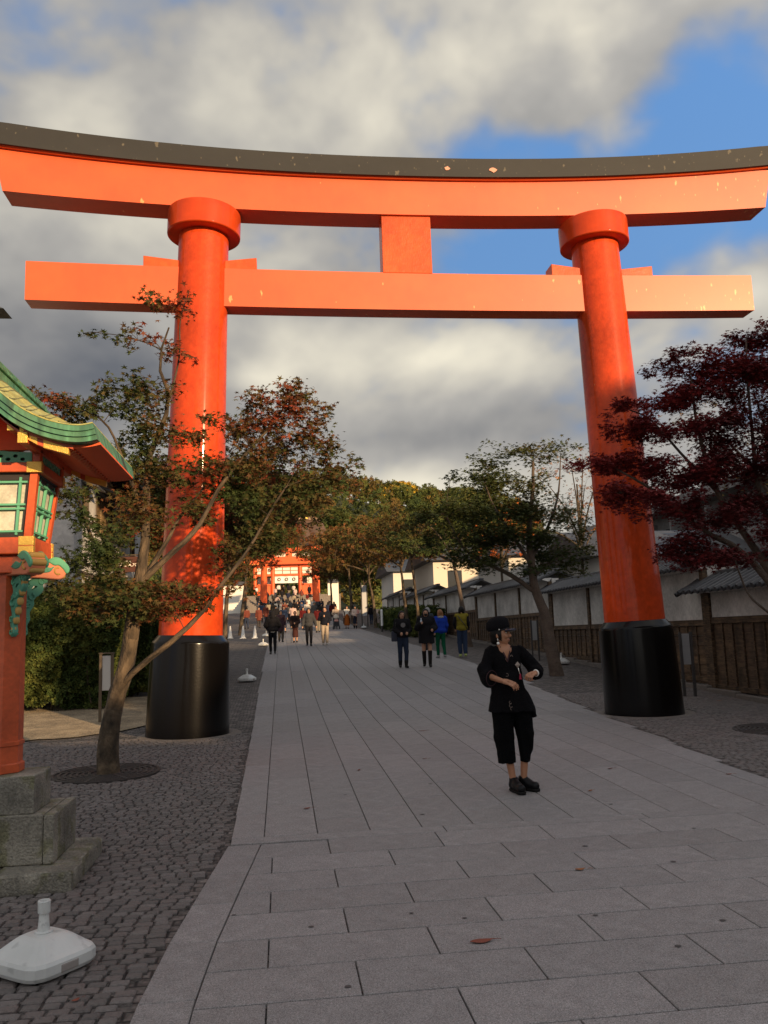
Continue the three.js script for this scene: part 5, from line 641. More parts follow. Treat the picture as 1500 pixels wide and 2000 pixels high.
    const gg = new THREE.BufferGeometry(); gg.setAttribute('position', new THREE.Float32BufferAttribute(pos, 3)); const r = obj('roof', metreUV(gg), cypress, g); obj('ridge', bx(-5.3, 5.3, 11.55, 12.1, -0.3, 0.3, 0.05), mat(0.28, 0.18, 0.12, 0.7), r); obj('gilt_crest', lathe([[0, -0.03], [0.2, -0.03], [0.2, 0.03], [0, 0.03]], 16).rotateX(Math.PI / 2), gold, r).position.set(3.2, 11.85, 0.32);
  }
  // plastered wing walls beside the gate
  for (const s of [-1, 1]) { const w = thing('wing_wall', s < 0 ? 'white wall with a dark coping left of the tower gate' : 'white wall with a dark coping right of the tower gate', 'wall', [0.95 + s * (s < 0 ? 10.4 : 6.9), 4.85, -127]); const hw = s < 0 ? 4.2 : 0.8; obj('wall', plain(-hw, hw, 0, 4.6, -0.2, 0.2), white, w); obj('coping', metreUV(polyGeo([[-hw, 4.6, 0.6], [hw, 4.6, 0.6], [hw, 4.6, -0.6], [-hw, 4.6, -0.6], [-hw, 5.1, 0], [hw, 5.1, 0]], [[0, 1, 5, 4], [2, 3, 4, 5], [0, 4, 3], [1, 2, 5], [0, 3, 2, 1]])), mat(0.08, 0.08, 0.085, 0.6), w); }
}
{
  // wooded hill behind the shrine
  const hy = (x, z) => 4.5 + 58 * Math.exp(-(((x - 55) / 150) ** 2) - (((z + 430) / 150) ** 2)) * smooth(-140, -330, z) + 26 * Math.exp(-(((x + 60) / 90) ** 2) - (((z + 330) / 110) ** 2)) * smooth(-140, -260, z) + (fbm(x * 0.02, z * 0.02, 3, 3) - 0.5) * 8 * smooth(-150, -220, z);
  const g = new THREE.PlaneGeometry(700, 420, 50, 36); g.rotateX(-Math.PI / 2); g.translate(40, 0, -345); const p = g.attributes.position; for (let i = 0; i < p.count; i++) p.setY(i, hy(p.getX(i), p.getZ(i)) - 0.4); g.computeVertexNormals();
  const m = obj(numbered('hill'), g, mat(0.04, 0.05, 0.02, 0.95), scene); m.userData.kind = 'structure';
  const r = rng(71), L = []; const pals = [GREENS, GREENS, GREENS, [[0.07, 0.09, 0.02], [0.11, 0.11, 0.025]], [[0.10, 0.075, 0.02], [0.16, 0.09, 0.025]]];
  const crown = (x, z, R0, h, pal, out, n) => { const y = hy(x, z); for (let k = 0; k < n; k++) { const a = r() * 6.283, v = Math.pow(r(), 0.7) * 2 - 1, s = Math.sqrt(Math.max(0, 1 - v * v)) * (0.75 + r() * 0.3); const px = x + Math.cos(a) * R0 * s, pz = z + Math.sin(a) * R0 * s, py = y + h * 0.6 + v * h * 0.45, b = (fbm(px * 0.5, py * 0.5, pz * 0.5, 2) - 0.5) * 2; out.push([px + b, py + b, pz + b, 1.2 + r() * 0.9, pick(pal, px * 0.1, py * 0.1, pz * 0.1, r, 1.2), 1.5]); } };
  for (let k = 0; k < 430; k++) { const z = -165 - Math.pow(r(), 0.8) * 250, w = -z * 0.5, x = 6 + (r() - 0.42) * w; crown(x, z, 3 + r() * 2.4, 7 + r() * 5, pals[Math.floor(r() * 5)], L, 105); }
  const im = leaves('hillside_wood', L, sprig, leafFar, scene); im.name = numbered('hillside_wood');
  const Y = []; const y = thing('ginkgo_tree', 'bright yellow tree near the top of the wooded hill', 'tree'); for (const [x, z, s] of [[52, -352, 5.6], [46, -350, 4.4], [58, -354, 3.8], [62, -350, 3]]) crown(x, z, s, s * 2.2, GOLD, Y, 260); leaves('foliage', Y, sprig, leafFar, y); obj('trunk', limb([[52, hy(52, -352) - 1, -352], [52, hy(52, -352) + 3, -352], [52.4, hy(52, -352) + 8, -352]], 0.6, 0.2, 6, 8), bark, y);
  console.log('wood', L.length);
}
// ---------------------------------------------------------------- people: bodies meshed from smoothly joined limbs
console.log('people');
// prims: [ax, ay, az, ra, bx, by, bz, rb] tapered capsule, or { c, r } ellipsoid; cuts: functions that are positive outside
function skinMesh(prims, cell, k = 0.02, cuts = [], fold = null) {
  const lo = [1e9, 1e9, 1e9], hi = [-1e9, -1e9, -1e9], grow = (x, y, z, r) => [x, y, z].forEach((v, i) => { const q = Array.isArray(r) ? r[i] : r; lo[i] = Math.min(lo[i], v - q); hi[i] = Math.max(hi[i], v + q); });
  for (const p of prims) if (p.c) grow(...p.c, p.r); else { grow(p[0], p[1], p[2], p[3]); grow(p[4], p[5], p[6], p[7]); }
  for (let i = 0; i < 3; i++) { lo[i] -= cell * 2 + k * 0.5; hi[i] += cell * 2 + k * 0.5; }
  const n = lo.map((v, i) => Math.ceil((hi[i] - v) / cell) + 1), [nx, ny, nz] = n, F = new Float32Array(nx * ny * nz);
  const dist = (x, y, z) => {
    let d = 1e3;
    for (const p of prims) {
      let q;
      if (p.c) { const a = (x - p.c[0]) / p.r[0], b = (y - p.c[1]) / p.r[1], c = (z - p.c[2]) / p.r[2], l = Math.sqrt(a * a + b * b + c * c); q = (l - 1) * Math.min(p.r[0], p.r[1], p.r[2]); }
      else { const dx = p[4] - p[0], dy = p[5] - p[1], dz = p[6] - p[2], t = clamp(((x - p[0]) * dx + (y - p[1]) * dy + (z - p[2]) * dz) / (dx * dx + dy * dy + dz * dz + 1e-9)); const a = x - p[0] - dx * t, b = y - p[1] - dy * t, c = z - p[2] - dz * t; q = Math.sqrt(a * a + b * b + c * c) - (p[3] + (p[7] - p[3]) * t); }
      const h = Math.max(k - Math.abs(d - q), 0) / k; d = Math.min(d, q) - h * h * k * 0.25;
    }
    if (fold) d += fold(x, y, z); for (const c of cuts) d = Math.max(d, c(x, y, z)); return d;
  };
  for (let z = 0; z < nz; z++) for (let y = 0; y < ny; y++) for (let x = 0; x < nx; x++) F[x + nx * (y + ny * z)] = dist(lo[0] + x * cell, lo[1] + y * cell, lo[2] + z * cell);
  const id = new Int32Array(nx * ny * nz).fill(-1), pos = [], idx = [], S = [1, nx, nx * ny], C = [[0, 0, 0], [1, 0, 0], [0, 1, 0], [1, 1, 0], [0, 0, 1], [1, 0, 1], [0, 1, 1], [1, 1, 1]], E = [[0, 1], [2, 3], [4, 5], [6, 7], [0, 2], [1, 3], [4, 6], [5, 7], [0, 4], [1, 5], [2, 6], [3, 7]];
  for (let z = 0; z + 1 < nz; z++) for (let y = 0; y + 1 < ny; y++) for (let x = 0; x + 1 < nx; x++) {
    const o = x + nx * (y + ny * z); let m = 0, v = C.map(([a, b, c], i) => { const f = F[o + a + b * nx + c * S[2]]; if (f < 0) m |= 1 << i; return f; }); if (m === 0 || m === 255) continue;
    let sx = 0, sy = 0, sz = 0, c = 0; for (const [a, b] of E) if ((v[a] < 0) !== (v[b] < 0)) { const t = v[a] / (v[a] - v[b]), A = C[a], B = C[b]; sx += A[0] + (B[0] - A[0]) * t; sy += A[1] + (B[1] - A[1]) * t; sz += A[2] + (B[2] - A[2]) * t; c++; }
    id[o] = pos.length / 3; pos.push(lo[0] + (x + sx / c) * cell, lo[1] + (y + sy / c) * cell, lo[2] + (z + sz / c) * cell);
  }
  for (let z = 1; z + 1 < nz; z++) for (let y = 1; y + 1 < ny; y++) for (let x = 1; x + 1 < nx; x++) {
    const o = x + nx * (y + ny * z), a = F[o] < 0; for (let d = 0; d < 3; d++) { if ((F[o + S[d]] < 0) === a) continue; const u = S[(d + 1) % 3], w = S[(d + 2) % 3], q = [id[o], id[o - u], id[o - u - w], id[o - w]]; if (q.includes(-1)) continue; if (a) idx.push(q[0], q[1], q[2], q[0], q[2], q[3]); else idx.push(q[0], q[2], q[1], q[0], q[3], q[2]); }
  }
  const g = new THREE.BufferGeometry(); g.setAttribute('position', new THREE.Float32BufferAttribute(pos, 3)); g.setIndex(idx); g.computeVertexNormals();
  const uv = new Float32Array(pos.length / 3 * 2); for (let i = 0; i < pos.length / 3; i++) { uv[i * 2] = pos[i * 3] + pos[i * 3 + 2] * 0.6; uv[i * 2 + 1] = pos[i * 3 + 1]; } g.setAttribute('uv', new THREE.BufferAttribute(uv, 2)); return g;
}
const creases = (x, y, z) => 0.012 * (noise3(x * 16 + y * 7, y * 9 + 3, z * 16) - 0.5);
const cap = (a, ra, b, rb) => [...a, ra, ...b, rb], ell = (c, r) => ({ c, r });
// palm, four unequal bent fingers and a thumb
function hand(w, f, nrm, side, curl, s = 1) {
  const F = V(f).normalize(), N = V(nrm).normalize(), D = new THREE.Vector3().crossVectors(F, N).normalize().multiplyScalar(side), P = (a, b, c) => V(w).addScaledVector(F, a * s).addScaledVector(N, b * s).addScaledVector(D, c * s).toArray(), out = [];
  out.push(cap(P(0, 0, 0), 0.021 * s, P(0.05, 0.002, 0.016), 0.019 * s), cap(P(0.03, 0, -0.016), 0.017 * s, P(0.075, 0.002, -0.02), 0.014 * s), cap(P(0.03, 0, 0.016), 0.017 * s, P(0.08, 0.002, 0.022), 0.014 * s));
  [[0.030, 0.040, 0.9], [0.010, 0.044, 1], [-0.011, 0.041, 1.1], [-0.030, 0.032, 1.2]].forEach(([c, l, k]) => { let p = [0.085, 0.003, c], a = curl * k * 0.45; for (let j = 0; j < 3; j++) { const q = [p[0] + Math.cos(a) * l * (1 - j * 0.24), p[1] + Math.sin(a) * l * (1 - j * 0.24), p[2] * 1.02]; out.push(cap(P(...p), (0.0092 - j * 0.0008) * s, P(...q), (0.0085 - j * 0.001) * s)); p = q; a += curl * k; } });
  out.push(cap(P(0.02, 0.005, 0.03), 0.013 * s, P(0.055, 0.02, 0.052), 0.0105 * s), cap(P(0.055, 0.02, 0.052), 0.0105 * s, P(0.082, 0.034, 0.050), 0.008 * s)); return out;
}
const skinTone = (r = 0.50, g = 0.27, b = 0.17) => phys(r, g, b, 0.55, { sheen: 0.1 });
const SKIN = skinTone(), SKIN_DARK = skinTone(0.36, 0.18, 0.11), HAIR = phys(0.010, 0.008, 0.007, 0.5, { specularIntensity: 0.4 }), clothMats = new Map();
function fabric(r, g, b) { const k = [r, g, b].join(); if (!clothMats.has(k)) clothMats.set(k, phys(r, g, b, 0.9, { specularIntensity: 0.25, bumpMap: rep(rough, 6), bumpScale: 0.004 })); return clothMats.get(k); }
const geoCache = new Map();
function cached(key, make) { if (!key) return make(); if (!geoCache.has(key)) geoCache.set(key, make()); return geoCache.get(key); }
// a figure 1.62 m tall facing +z; spec gives pose, clothes and colours; key shares shapes between look-alike far figures
function person(spec) {
  const s = spec, c = s.cell || 0.022, K = s.key, t = thing('person', s.label, 'person', [s.pos[0], (s.y ?? gy(s.pos[1])), s.pos[1]], s.turn || 0, s.group); t.scale.setScalar((s.h || 1.62) / 1.62);
  const st = s.step || 0, J = { lk: [0.085, 0.47, 0.04 + st * 0.14], rk: [-0.085, 0.47, 0.04 - st * 0.10], la: [0.075, 0.085, st * 0.22], ra: [-0.075, 0.085 + Math.abs(st) * 0.05, -st * 0.28], le: [0.215, 1.09, -0.04 - st * 0.05], re: [-0.215, 1.09, -0.04 + st * 0.05], lw: [0.22, 0.88, 0.04 - st * 0.12], rw: [-0.22, 0.88, 0.04 + st * 0.12], ...(s.J || {}) };
  const ls = [0.16, 1.33, -0.01], rs = [-0.16, 1.33, -0.01], lh = [0.082, 0.86, 0], rh = [-0.082, 0.86, 0], mid = (a, b, u) => a.map((v, i) => mix(v, b[i], u));
  const fwd = (a, b) => { const d = V(b).sub(V(a)).normalize(); return d; };
  const handAt = (e, w) => { const d = fwd(e, w); return ell(V(w).addScaledVector(d, 0.06).toArray(), [0.038, 0.055, 0.04]); };
  // bare body in one surface: head with brow, nose and chin, neck, arms, hands, legs
  const skin = [ell([0, 1.515, 0.0], [0.074, 0.105, 0.092]), ell([0, 1.455, 0.03], [0.05, 0.05, 0.05]), cap([0, 1.525, 0.088], 0.010, [0, 1.495, 0.105], 0.014), ell([0, 1.545, 0.075], [0.055, 0.012, 0.02]), ell([0.078, 1.50, -0.005], [0.012, 0.03, 0.02]), ell([-0.078, 1.50, -0.005], [0.012, 0.03, 0.02]), cap([0, 1.45, -0.015], 0.05, [0, 1.34, -0.015], 0.055), cap([0, 1.3, 0], 0.10, [0, 0.9, 0], 0.10), cap(ls, 0.04, J.le, 0.037), cap(J.le, 0.037, J.lw, 0.026), cap(rs, 0.04, J.re, 0.037), cap(J.re, 0.037, J.rw, 0.026), cap(lh, 0.075, J.lk, 0.053), cap(J.lk, 0.053, J.la, 0.035), cap(rh, 0.075, J.rk, 0.053), cap(J.rk, 0.053, J.ra, 0.035), handAt(J.le, J.lw), handAt(J.re, J.rw)];
  obj('body', cached(K && K + 'b', () => skinMesh(skin, c, 0.015)), s.skin || SKIN, t);
  // upper garment
  const tp = s.top || {}, f = tp.loose || 0, hem = tp.hem || 0.82, cutHem = (x, y) => hem + (tp.wave || 0) * Math.sin(x * 30) - y, sl = tp.sleeve ?? 1;
  const torso = [ell([0, 1.24, 0], [0.165 + f, 0.16, 0.115 + f]), ell([0, 1.08, 0], [0.145 + f, 0.16, 0.11 + f]), ell([0, 0.93, -0.005], [0.165 + f, 0.13, 0.12 + f]), cap(ls, 0.062 + f * 0.5, rs, 0.062 + f * 0.5), cap([0, 1.36, -0.015], 0.07, [0, 1.3, -0.01], 0.1)];
  if (hem < 0.8) torso.push(cap([0, 0.95, 0], 0.135 + f, [0, hem - 0.05, 0], (tp.flare || 0.17) + f));
  if (sl > 0) for (const [a, e, w] of [[ls, J.le, J.lw], [rs, J.re, J.rw]]) { torso.push(cap(a, 0.058 + f * 0.6, e, 0.05 + f * 0.7)); if (sl > 0.5) torso.push(cap(e, 0.05 + f * 0.7, mid(e, w, 0.96), 0.038 + f * (tp.bell || 0.5))); }
  obj(tp.name || 'jacket', cached(K && K + 't', () => skinMesh(torso, c, 0.03, [cutHem], creases)), fabric(...(tp.col || [0.03, 0.03, 0.03])), t);
  if (s.vest) obj('sleeves', skinMesh([cap(ls, 0.06, J.le, 0.052), cap(J.le, 0.052, J.lw, 0.04), cap(rs, 0.06, J.re, 0.052), cap(J.re, 0.052, J.rw, 0.04)], c, 0.02), fabric(...s.vest), t);
  if (s.hemline) obj('shirt_hem', skinMesh([ell([0, 0.93, -0.005], [0.172, 0.16, 0.126])], c, 0.02, [(x, y) => hem - 0.05 - y, (x, y) => y - hem - 0.01]), fabric(...s.hemline), t);
  // lower garment
  const b = s.bottom || {}, bh = b.hem ?? 0.1;
  if (b.kind === 'skirt') obj('skirt', cached(K && K + 's', () => skinMesh([cap([0, 0.98, 0], 0.135, [0, bh - 0.05, 0.01], b.flare || 0.2)], c, 0.02, [(x, y) => bh + 0.008 * Math.sin(x * 40) - y, (x, y, z) => Math.abs(z) - 0.19])), fabric(...b.col), t);
  else if (b.kind !== 'none') { const w = b.wide || 0; obj('trousers', cached(K && K + 'p', () => skinMesh([ell([0, 0.92, -0.005], [0.155, 0.12, 0.118]), cap(lh, 0.09, J.lk, 0.064 + w), cap(J.lk, 0.064 + w, J.la, 0.05 + w), cap(rh, 0.09, J.rk, 0.064 + w), cap(J.rk, 0.064 + w, J.ra, 0.05 + w)], c, 0.03, [(x, y) => bh - y], creases)), fabric(...(b.col || [0.02, 0.02, 0.025])), t); }
  // shoes, hair
  const shoe = (a, side) => { const [x, y, z] = a, lift = y - 0.085, hi = s.boot || 0; const pr = [cap([x, 0.045 + lift, z - 0.035], 0.042, [x + side * 0.02, 0.035 + lift, z + 0.13], 0.034)]; if (hi) { const k = side > 0 ? J.lk : J.rk; pr.push(cap(a, 0.05, mid(a, k, hi), 0.062)); } else pr.push(cap(a, 0.04, [x, y - 0.03, z], 0.044)); return skinMesh(pr, Math.min(c, 0.022), 0.02, [(X, Y) => lift - Y]); };
  obj('shoe', cached(K && K + 'l', () => shoe(J.la, 1)), s.shoes || HAIR, t); obj('shoe', cached(K && K + 'r', () => shoe(J.ra, -1)), s.shoes || HAIR, t);
  const hr = s.hair || {}, hp = [ell([0, 1.535, -0.012], [0.088, 0.104, 0.102])]; if (hr.long) hp.push(cap([0.05, 1.5, -0.04], 0.055, [0.06, 1.5 - hr.long, -0.05], 0.045), cap([-0.05, 1.5, -0.04], 0.055, [-0.06, 1.5 - hr.long, -0.05], 0.045)); if (hr.bun) hp.push(ell([0, 1.60, -0.09], [0.04, 0.04, 0.04]));
  obj('hair', cached(K && K + 'h' + (hr.long || 0), () => skinMesh(hp, Math.min(c, 0.02), 0.03, [(x, y, z) => Math.min(z - 0.045 - (y - 1.5) * 0.25, 1.575 - y + (z - 0.04) * 0.0), (x, y, z) => (Math.abs(x) < 0.055 && z > 0.0 && y < 1.56 ? 0.01 : -1)])), s.hairMat || HAIR, t);
  if (s.hood) obj('hood', skinMesh([ell([0, 1.50, -0.02], [0.115, 0.14, 0.125]), cap([0, 1.4, -0.06], 0.1, [0, 1.34, -0.05], 0.1)], c, 0.03, [(x, y, z) => z - 0.05]), fabric(...s.hood), t);
  if (s.collar) obj('collar', skinMesh([ell([0, 1.37, -0.05], [0.12, 0.05, 0.08])], c, 0.02), fabric(...s.collar), t);
  if (!K) { for (const x of [-1, 1]) { const e = new THREE.SphereGeometry(0.011, 8, 6); const o = obj('eye', e, HAIR, t); o.position.set(x * 0.033, 1.518, 0.083); o.scale.set(1.3, 0.7, 0.5); const br = obj('eyebrow', new THREE.CapsuleGeometry(0.004, 0.026, 2, 5).rotateZ(Math.PI / 2), HAIR, t); br.position.set(x * 0.033, 1.542, 0.092); } const mo = obj('mouth', new THREE.CapsuleGeometry(0.006, 0.026, 2, 6).rotateZ(Math.PI / 2), mat(0.3, 0.07, 0.06, 0.5), t); mo.position.set(0, 1.463, 0.082); }
  if (s.extra) s.extra(t, J); return t;
}
const BLK = [0.014, 0.013, 0.015], leather = mat(0.02, 0.018, 0.018, 0.4);
// middle distance
person({ label: 'woman in a black printed sweatshirt and dark jeans walking towards us', pos: [3.55, -24.93], turn: 0.05, h: 1.66, step: 0.25, top: { name: 'sweatshirt', col: BLK, hem: 0.86, loose: 0.02 }, bottom: { col: [0.025, 0.035, 0.06] }, hair: { long: 0.26 }, boot: 0.3, J: { le: [0.23, 1.08, 0.0], lw: [0.12, 1.0, 0.17], re: [-0.23, 1.08, 0.0], rw: [-0.10, 0.99, 0.17] }, extra: (t) => { const g = new THREE.CircleGeometry(0.07, 12); const o = obj('chest_print', g, mat(0.16, 0.15, 0.15, 0.9), t); o.position.set(0, 1.22, 0.142); } });
{ const b = thing('shoulder_bag', 'dark blue shoulder bag hanging at the side of the woman in jeans', 'bag', [3.30, gy(-24.9), -24.9], 0.1); obj('bag_body', new RoundedBoxGeometry(0.17, 0.30, 0.09, 2, 0.03).translate(0, 0.93, 0), mat(0.02, 0.025, 0.045, 0.6), b); obj('strap', limb([[0, 1.05, 0], [0.03, 1.25, 0.05], [0.07, 1.42, 0.0], [0.05, 1.25, -0.08], [0, 1.05, -0.02]], 0.012, 0.012, 16, 6), leather, b); }
person({ label: 'woman in a short black cape and knee-high black boots walking towards us', pos: [4.27, -24.96], turn: -0.15, h: 1.70, step: 0.35, top: { name: 'cape', col: BLK, hem: 0.66, loose: 0.055, flare: 0.19, bell: 0.9, wave: 0.01 }, bottom: { kind: 'none' }, hair: { long: 0.32 }, boot: 0.92, J: { re: [-0.24, 1.1, 0.02], rw: [-0.15, 1.2, 0.16], le: [0.24, 1.1, 0.0], lw: [0.18, 1.04, 0.18] }, extra: (t) => { obj('face_mask', skinMesh([ell([0, 1.465, 0.05], [0.052, 0.04, 0.06])], 0.012, 0.01), fabric(0.03, 0.03, 0.03), t); } });
{ const b = thing('drink_bottle', 'clear drink bottle held up by the woman in the cape', 'bottle', [4.10, gy(-24.8) + 1.22, -24.78]); obj('bottle_body', lathe([[0, 0], [0.032, 0], [0.033, 0.14], [0.013, 0.18], [0.013, 0.2]], 14), phys(0.5, 0.6, 0.7, 0.2), b); obj('bottle_cap', lathe([[0.016, 0.2], [0.016, 0.22], [0, 0.22]], 12), mat(0.7, 0.7, 0.7, 0.5), b); }
person({ label: 'walker in a bright blue jacket and green trousers seen from behind', pos: [5.35, -28.4], turn: Math.PI + 0.15, h: 1.62, step: 0.5, top: { name: 'jacket', col: [0.012, 0.04, 0.30], hem: 0.80, loose: 0.03 }, bottom: { col: [0.006, 0.075, 0.035], wide: 0.0 }, hair: { long: 0.12 }, hairMat: mat(0.22, 0.09, 0.03, 0.6), collar: [0.3, 0.28, 0.26], shoes: mat(0.2, 0.2, 0.2, 0.7) });
person({ label: 'walker in a mustard padded vest and jeans seen from behind', pos: [6.14, -28.63], turn: Math.PI - 0.1, h: 1.70, step: 0.2, top: { name: 'vest', col: [0.20, 0.16, 0.02], hem: 0.84, loose: 0.025, sleeve: 0 }, vest: BLK, bottom: { col: [0.03, 0.045, 0.085], wide: 0.012 }, hair: { long: 0.06 }, shoes: mat(0.35, 0.42, 0.12, 0.7), J: { le: [0.25, 1.1, 0.02], lw: [0.2, 0.92, 0.12] }, extra: (t) => { obj('strap', limb([[0.14, 1.36, -0.05], [0.05, 1.2, -0.165], [-0.1, 1.0, -0.15], [-0.18, 0.86, -0.05]], 0.014, 0.014, 10, 6), leather, t); for (let k = 0; k < 5; k++) obj('quilt_seam', new THREE.TorusGeometry(0.17, 0.004, 5, 30).scale(1, 0.72, 1).rotateX(Math.PI / 2).translate(0, 0.92 + k * 0.085, 0), fabric(0.13, 0.10, 0.014), t); } });
person({ label: 'grey-haired walker in a patterned dark top beyond the blue jacket', pos: [5.72, -33], turn: Math.PI, h: 1.66, top: { name: 'jumper', col: [0.04, 0.05, 0.06] }, bottom: { col: [0.03, 0.03, 0.035] }, hair: { long: 0.04 }, hairMat: mat(0.3, 0.29, 0.28, 0.7) });
person({ label: 'walker in a black hooded jacket with a white hem showing, seen from behind', pos: [-0.33, -34], turn: Math.PI + 0.05, h: 1.68, step: 0.4, top: { name: 'jacket', col: BLK, hem: 0.86, loose: 0.05 }, hood: BLK, hemline: [0.55, 0.53, 0.5], bottom: { col: [0.012, 0.012, 0.014] }, J: { le: [0.26, 1.1, 0.0], lw: [0.17, 0.95, 0.14], re: [-0.26, 1.1, 0.0], rw: [-0.17, 0.95, 0.14] }, shoes: mat(0.06, 0.055, 0.05, 0.7) });
person({ label: 'older walker in a plum knee-length coat and grey trousers', pos: [-0.01, -44.28], turn: 0.1, h: 1.60, step: 0.25, top: { name: 'coat', col: [0.05, 0.028, 0.035], hem: 0.55, loose: 0.03, flare: 0.15 }, bottom: { col: [0.09, 0.075, 0.06], wide: 0.01 }, hair: { long: 0.03 } });
person({ label: 'woman in a long brown dress walking with a cane', pos: [0.71, -43.18], turn: -0.05, h: 1.56, top: { name: 'cardigan', col: [0.022, 0.014, 0.014], hem: 0.78, loose: 0.025 }, bottom: { kind: 'skirt', col: [0.06, 0.022, 0.018], hem: 0.28, flare: 0.16 }, hair: { long: 0.0 }, J: { re: [-0.23, 1.08, 0.02], rw: [-0.2, 0.85, 0.16], le: [0.22, 1.05, 0.0], lw: [0.02, 1.0, 0.16] } });
{ const cn = thing('walking_cane', 'thin dark walking cane held by the woman in the brown dress', 'cane', [0.50, gy(-43), -42.98]); obj('shaft', limb([[0, 0, 0.02], [0, 0.45, 0.01], [0, 0.84, 0]], 0.011, 0.011, 4, 6), leather, cn); obj('handle', limb([[0, 0.84, 0], [0, 0.88, 0.01], [0, 0.88, 0.06], [0, 0.85, 0.09]], 0.014, 0.012, 8, 6), leather, cn); }
person({ label: 'woman in a grey jumper and black trousers striding towards us', pos: [1.27, -39.24], turn: 0.0, h: 1.72, step: 0.35, top: { name: 'jumper', col: [0.05, 0.05, 0.053], hem: 0.80, loose: 0.03 }, bottom: { col: [0.012, 0.012, 0.015] }, hair: { long: 0.14 }, collar: [0.4, 0.33, 0.3], J: { le: [0.26, 1.08, -0.05], lw: [0.31, 0.86, 0.0], re: [-0.25, 1.08, 0.0], rw: [-0.27, 0.86, 0.08] } });
person({ label: 'man in a black sweater and beige trousers looking down at his hands', pos: [2.02, -39.65], turn: -0.05, h: 1.76, step: 0.35, top: { name: 'sweater', col: [0.012, 0.013, 0.02], hem: 0.84, loose: 0.03 }, bottom: { col: [0.40, 0.32, 0.24], wide: 0.012 }, hair: { long: 0.0 }, shoes: mat(0.45, 0.4, 0.34, 0.7), J: { re: [-0.23, 1.1, 0.03], rw: [-0.06, 1.2, 0.2], le: [0.23, 1.08, 0.0], lw: [0.16, 0.92, 0.13] } });
person({ label: 'woman in a beige jacket with loose hair behind the pushchair', pos: [3.95, -61.9], turn: 0, h: 1.62, top: { col: [0.38, 0.29, 0.22], loose: 0.025 }, bottom: { col: [0.1, 0.09, 0.09] }, hair: { long: 0.3 }, hairMat: mat(0.12, 0.05, 0.025, 0.5), J: { le: [0.22, 1.1, 0.1], lw: [0.18, 1.0, 0.33], re: [-0.22, 1.1, 0.1], rw: [-0.18, 1.0, 0.33] } });
{ const p = thing('pushchair', 'dark pushchair with a pale hood pushed down the path', 'pushchair', [3.95, gy(-61.2), -61.2]); const dk = mat(0.03, 0.03, 0.035, 0.7), pl = mat(0.6, 0.52, 0.42, 0.8); for (const s of [-1, 1]) { obj('frame_tube', limb([[s * 0.2, 1.0, -0.35], [s * 0.2, 0.55, -0.05], [s * 0.2, 0.15, 0.3]], 0.016, 0.016, 8, 6), dk, p); for (const z of [0.3, -0.25]) { const w = obj('wheel', new THREE.TorusGeometry(0.09, 0.028, 8, 18).rotateY(Math.PI / 2), dk, p); w.position.set(s * 0.22, 0.12, z); } obj('leg_tube', limb([[s * 0.2, 0.6, -0.05], [s * 0.2, 0.15, -0.25]], 0.014, 0.014, 3, 6), dk, p); } obj('seat', new RoundedBoxGeometry(0.36, 0.5, 0.14, 2, 0.04).rotateX(-0.5).translate(0, 0.58, 0.0), dk, p); obj('hood', new THREE.SphereGeometry(0.23, 20, 12, 0, Math.PI * 2, 0, Math.PI / 2).scale(0.9, 1, 0.9).rotateX(0.5).translate(0, 0.85, 0.0), new THREE.MeshStandardMaterial({ color: pl.color, roughness: 0.8, side: THREE.DoubleSide }), p); obj('basket', plain(-0.17, 0.17, 0.2, 0.35, -0.2, 0.2), dk, p); obj('blanket', new RoundedBoxGeometry(0.3, 0.16, 0.2, 2, 0.06).translate(0, 0.62, 0.14), mat(0.6, 0.3, 0.25, 0.9), p); obj('handlebar', limb([[-0.2, 1.0, -0.35], [0, 1.02, -0.37], [0.2, 1.0, -0.35]], 0.018, 0.018, 6, 6), dk, p); }
person({ label: 'woman in a white blouse, orange skirt and long brown coat', pos: [4.74, -61.43], turn: 0.1, h: 1.62, top: { name: 'blouse', col: [0.68, 0.64, 0.56], hem: 0.95, loose: 0.01 }, bottom: { kind: 'skirt', col: [0.32, 0.085, 0.015], hem: 0.24, flare: 0.22 }, hair: { long: 0.2 }, extra: (t) => { for (const s of [-1, 1]) obj('coat_side', skinMesh([cap([s * 0.17, 1.3, -0.02], 0.07, [s * 0.2, 0.4, -0.03], 0.075)], 0.03, 0.02, [(x, y) => 0.35 - y]), fabric(0.10, 0.05, 0.03), t); } });
person({ label: 'woman in a pale blouse and black skirt carrying a small child', pos: [5.3, -61], turn: -0.1, h: 1.60, step: 0.3, top: { name: 'blouse', col: [0.62, 0.48, 0.40], hem: 0.92, loose: 0.03 }, bottom: { kind: 'skirt', col: [0.015, 0.018, 0.03], hem: 0.36, flare: 0.17 }, hair: { long: 0.05 }, boot: 0.3, J: { le: [0.22, 1.08, 0.05], lw: [0.08, 1.05, 0.22], re: [-0.2, 1.05, 0.05], rw: [0.06, 0.95, 0.22] } });
person({ label: 'small child in pink held in the arms of the woman in the black skirt', pos: [5.5, -60.86], y: gy(-61) + 0.62, turn: -1.2, h: 0.85, cell: 0.03, top: { name: 'top', col: [0.55, 0.28, 0.24], loose: 0.03 }, bottom: { col: [0.3, 0.2, 0.2] }, J: { lk: [0.1, 0.75, 0.25], rk: [-0.1, 0.75, 0.25], la: [0.1, 0.4, 0.25], ra: [-0.1, 0.4, 0.25] } });
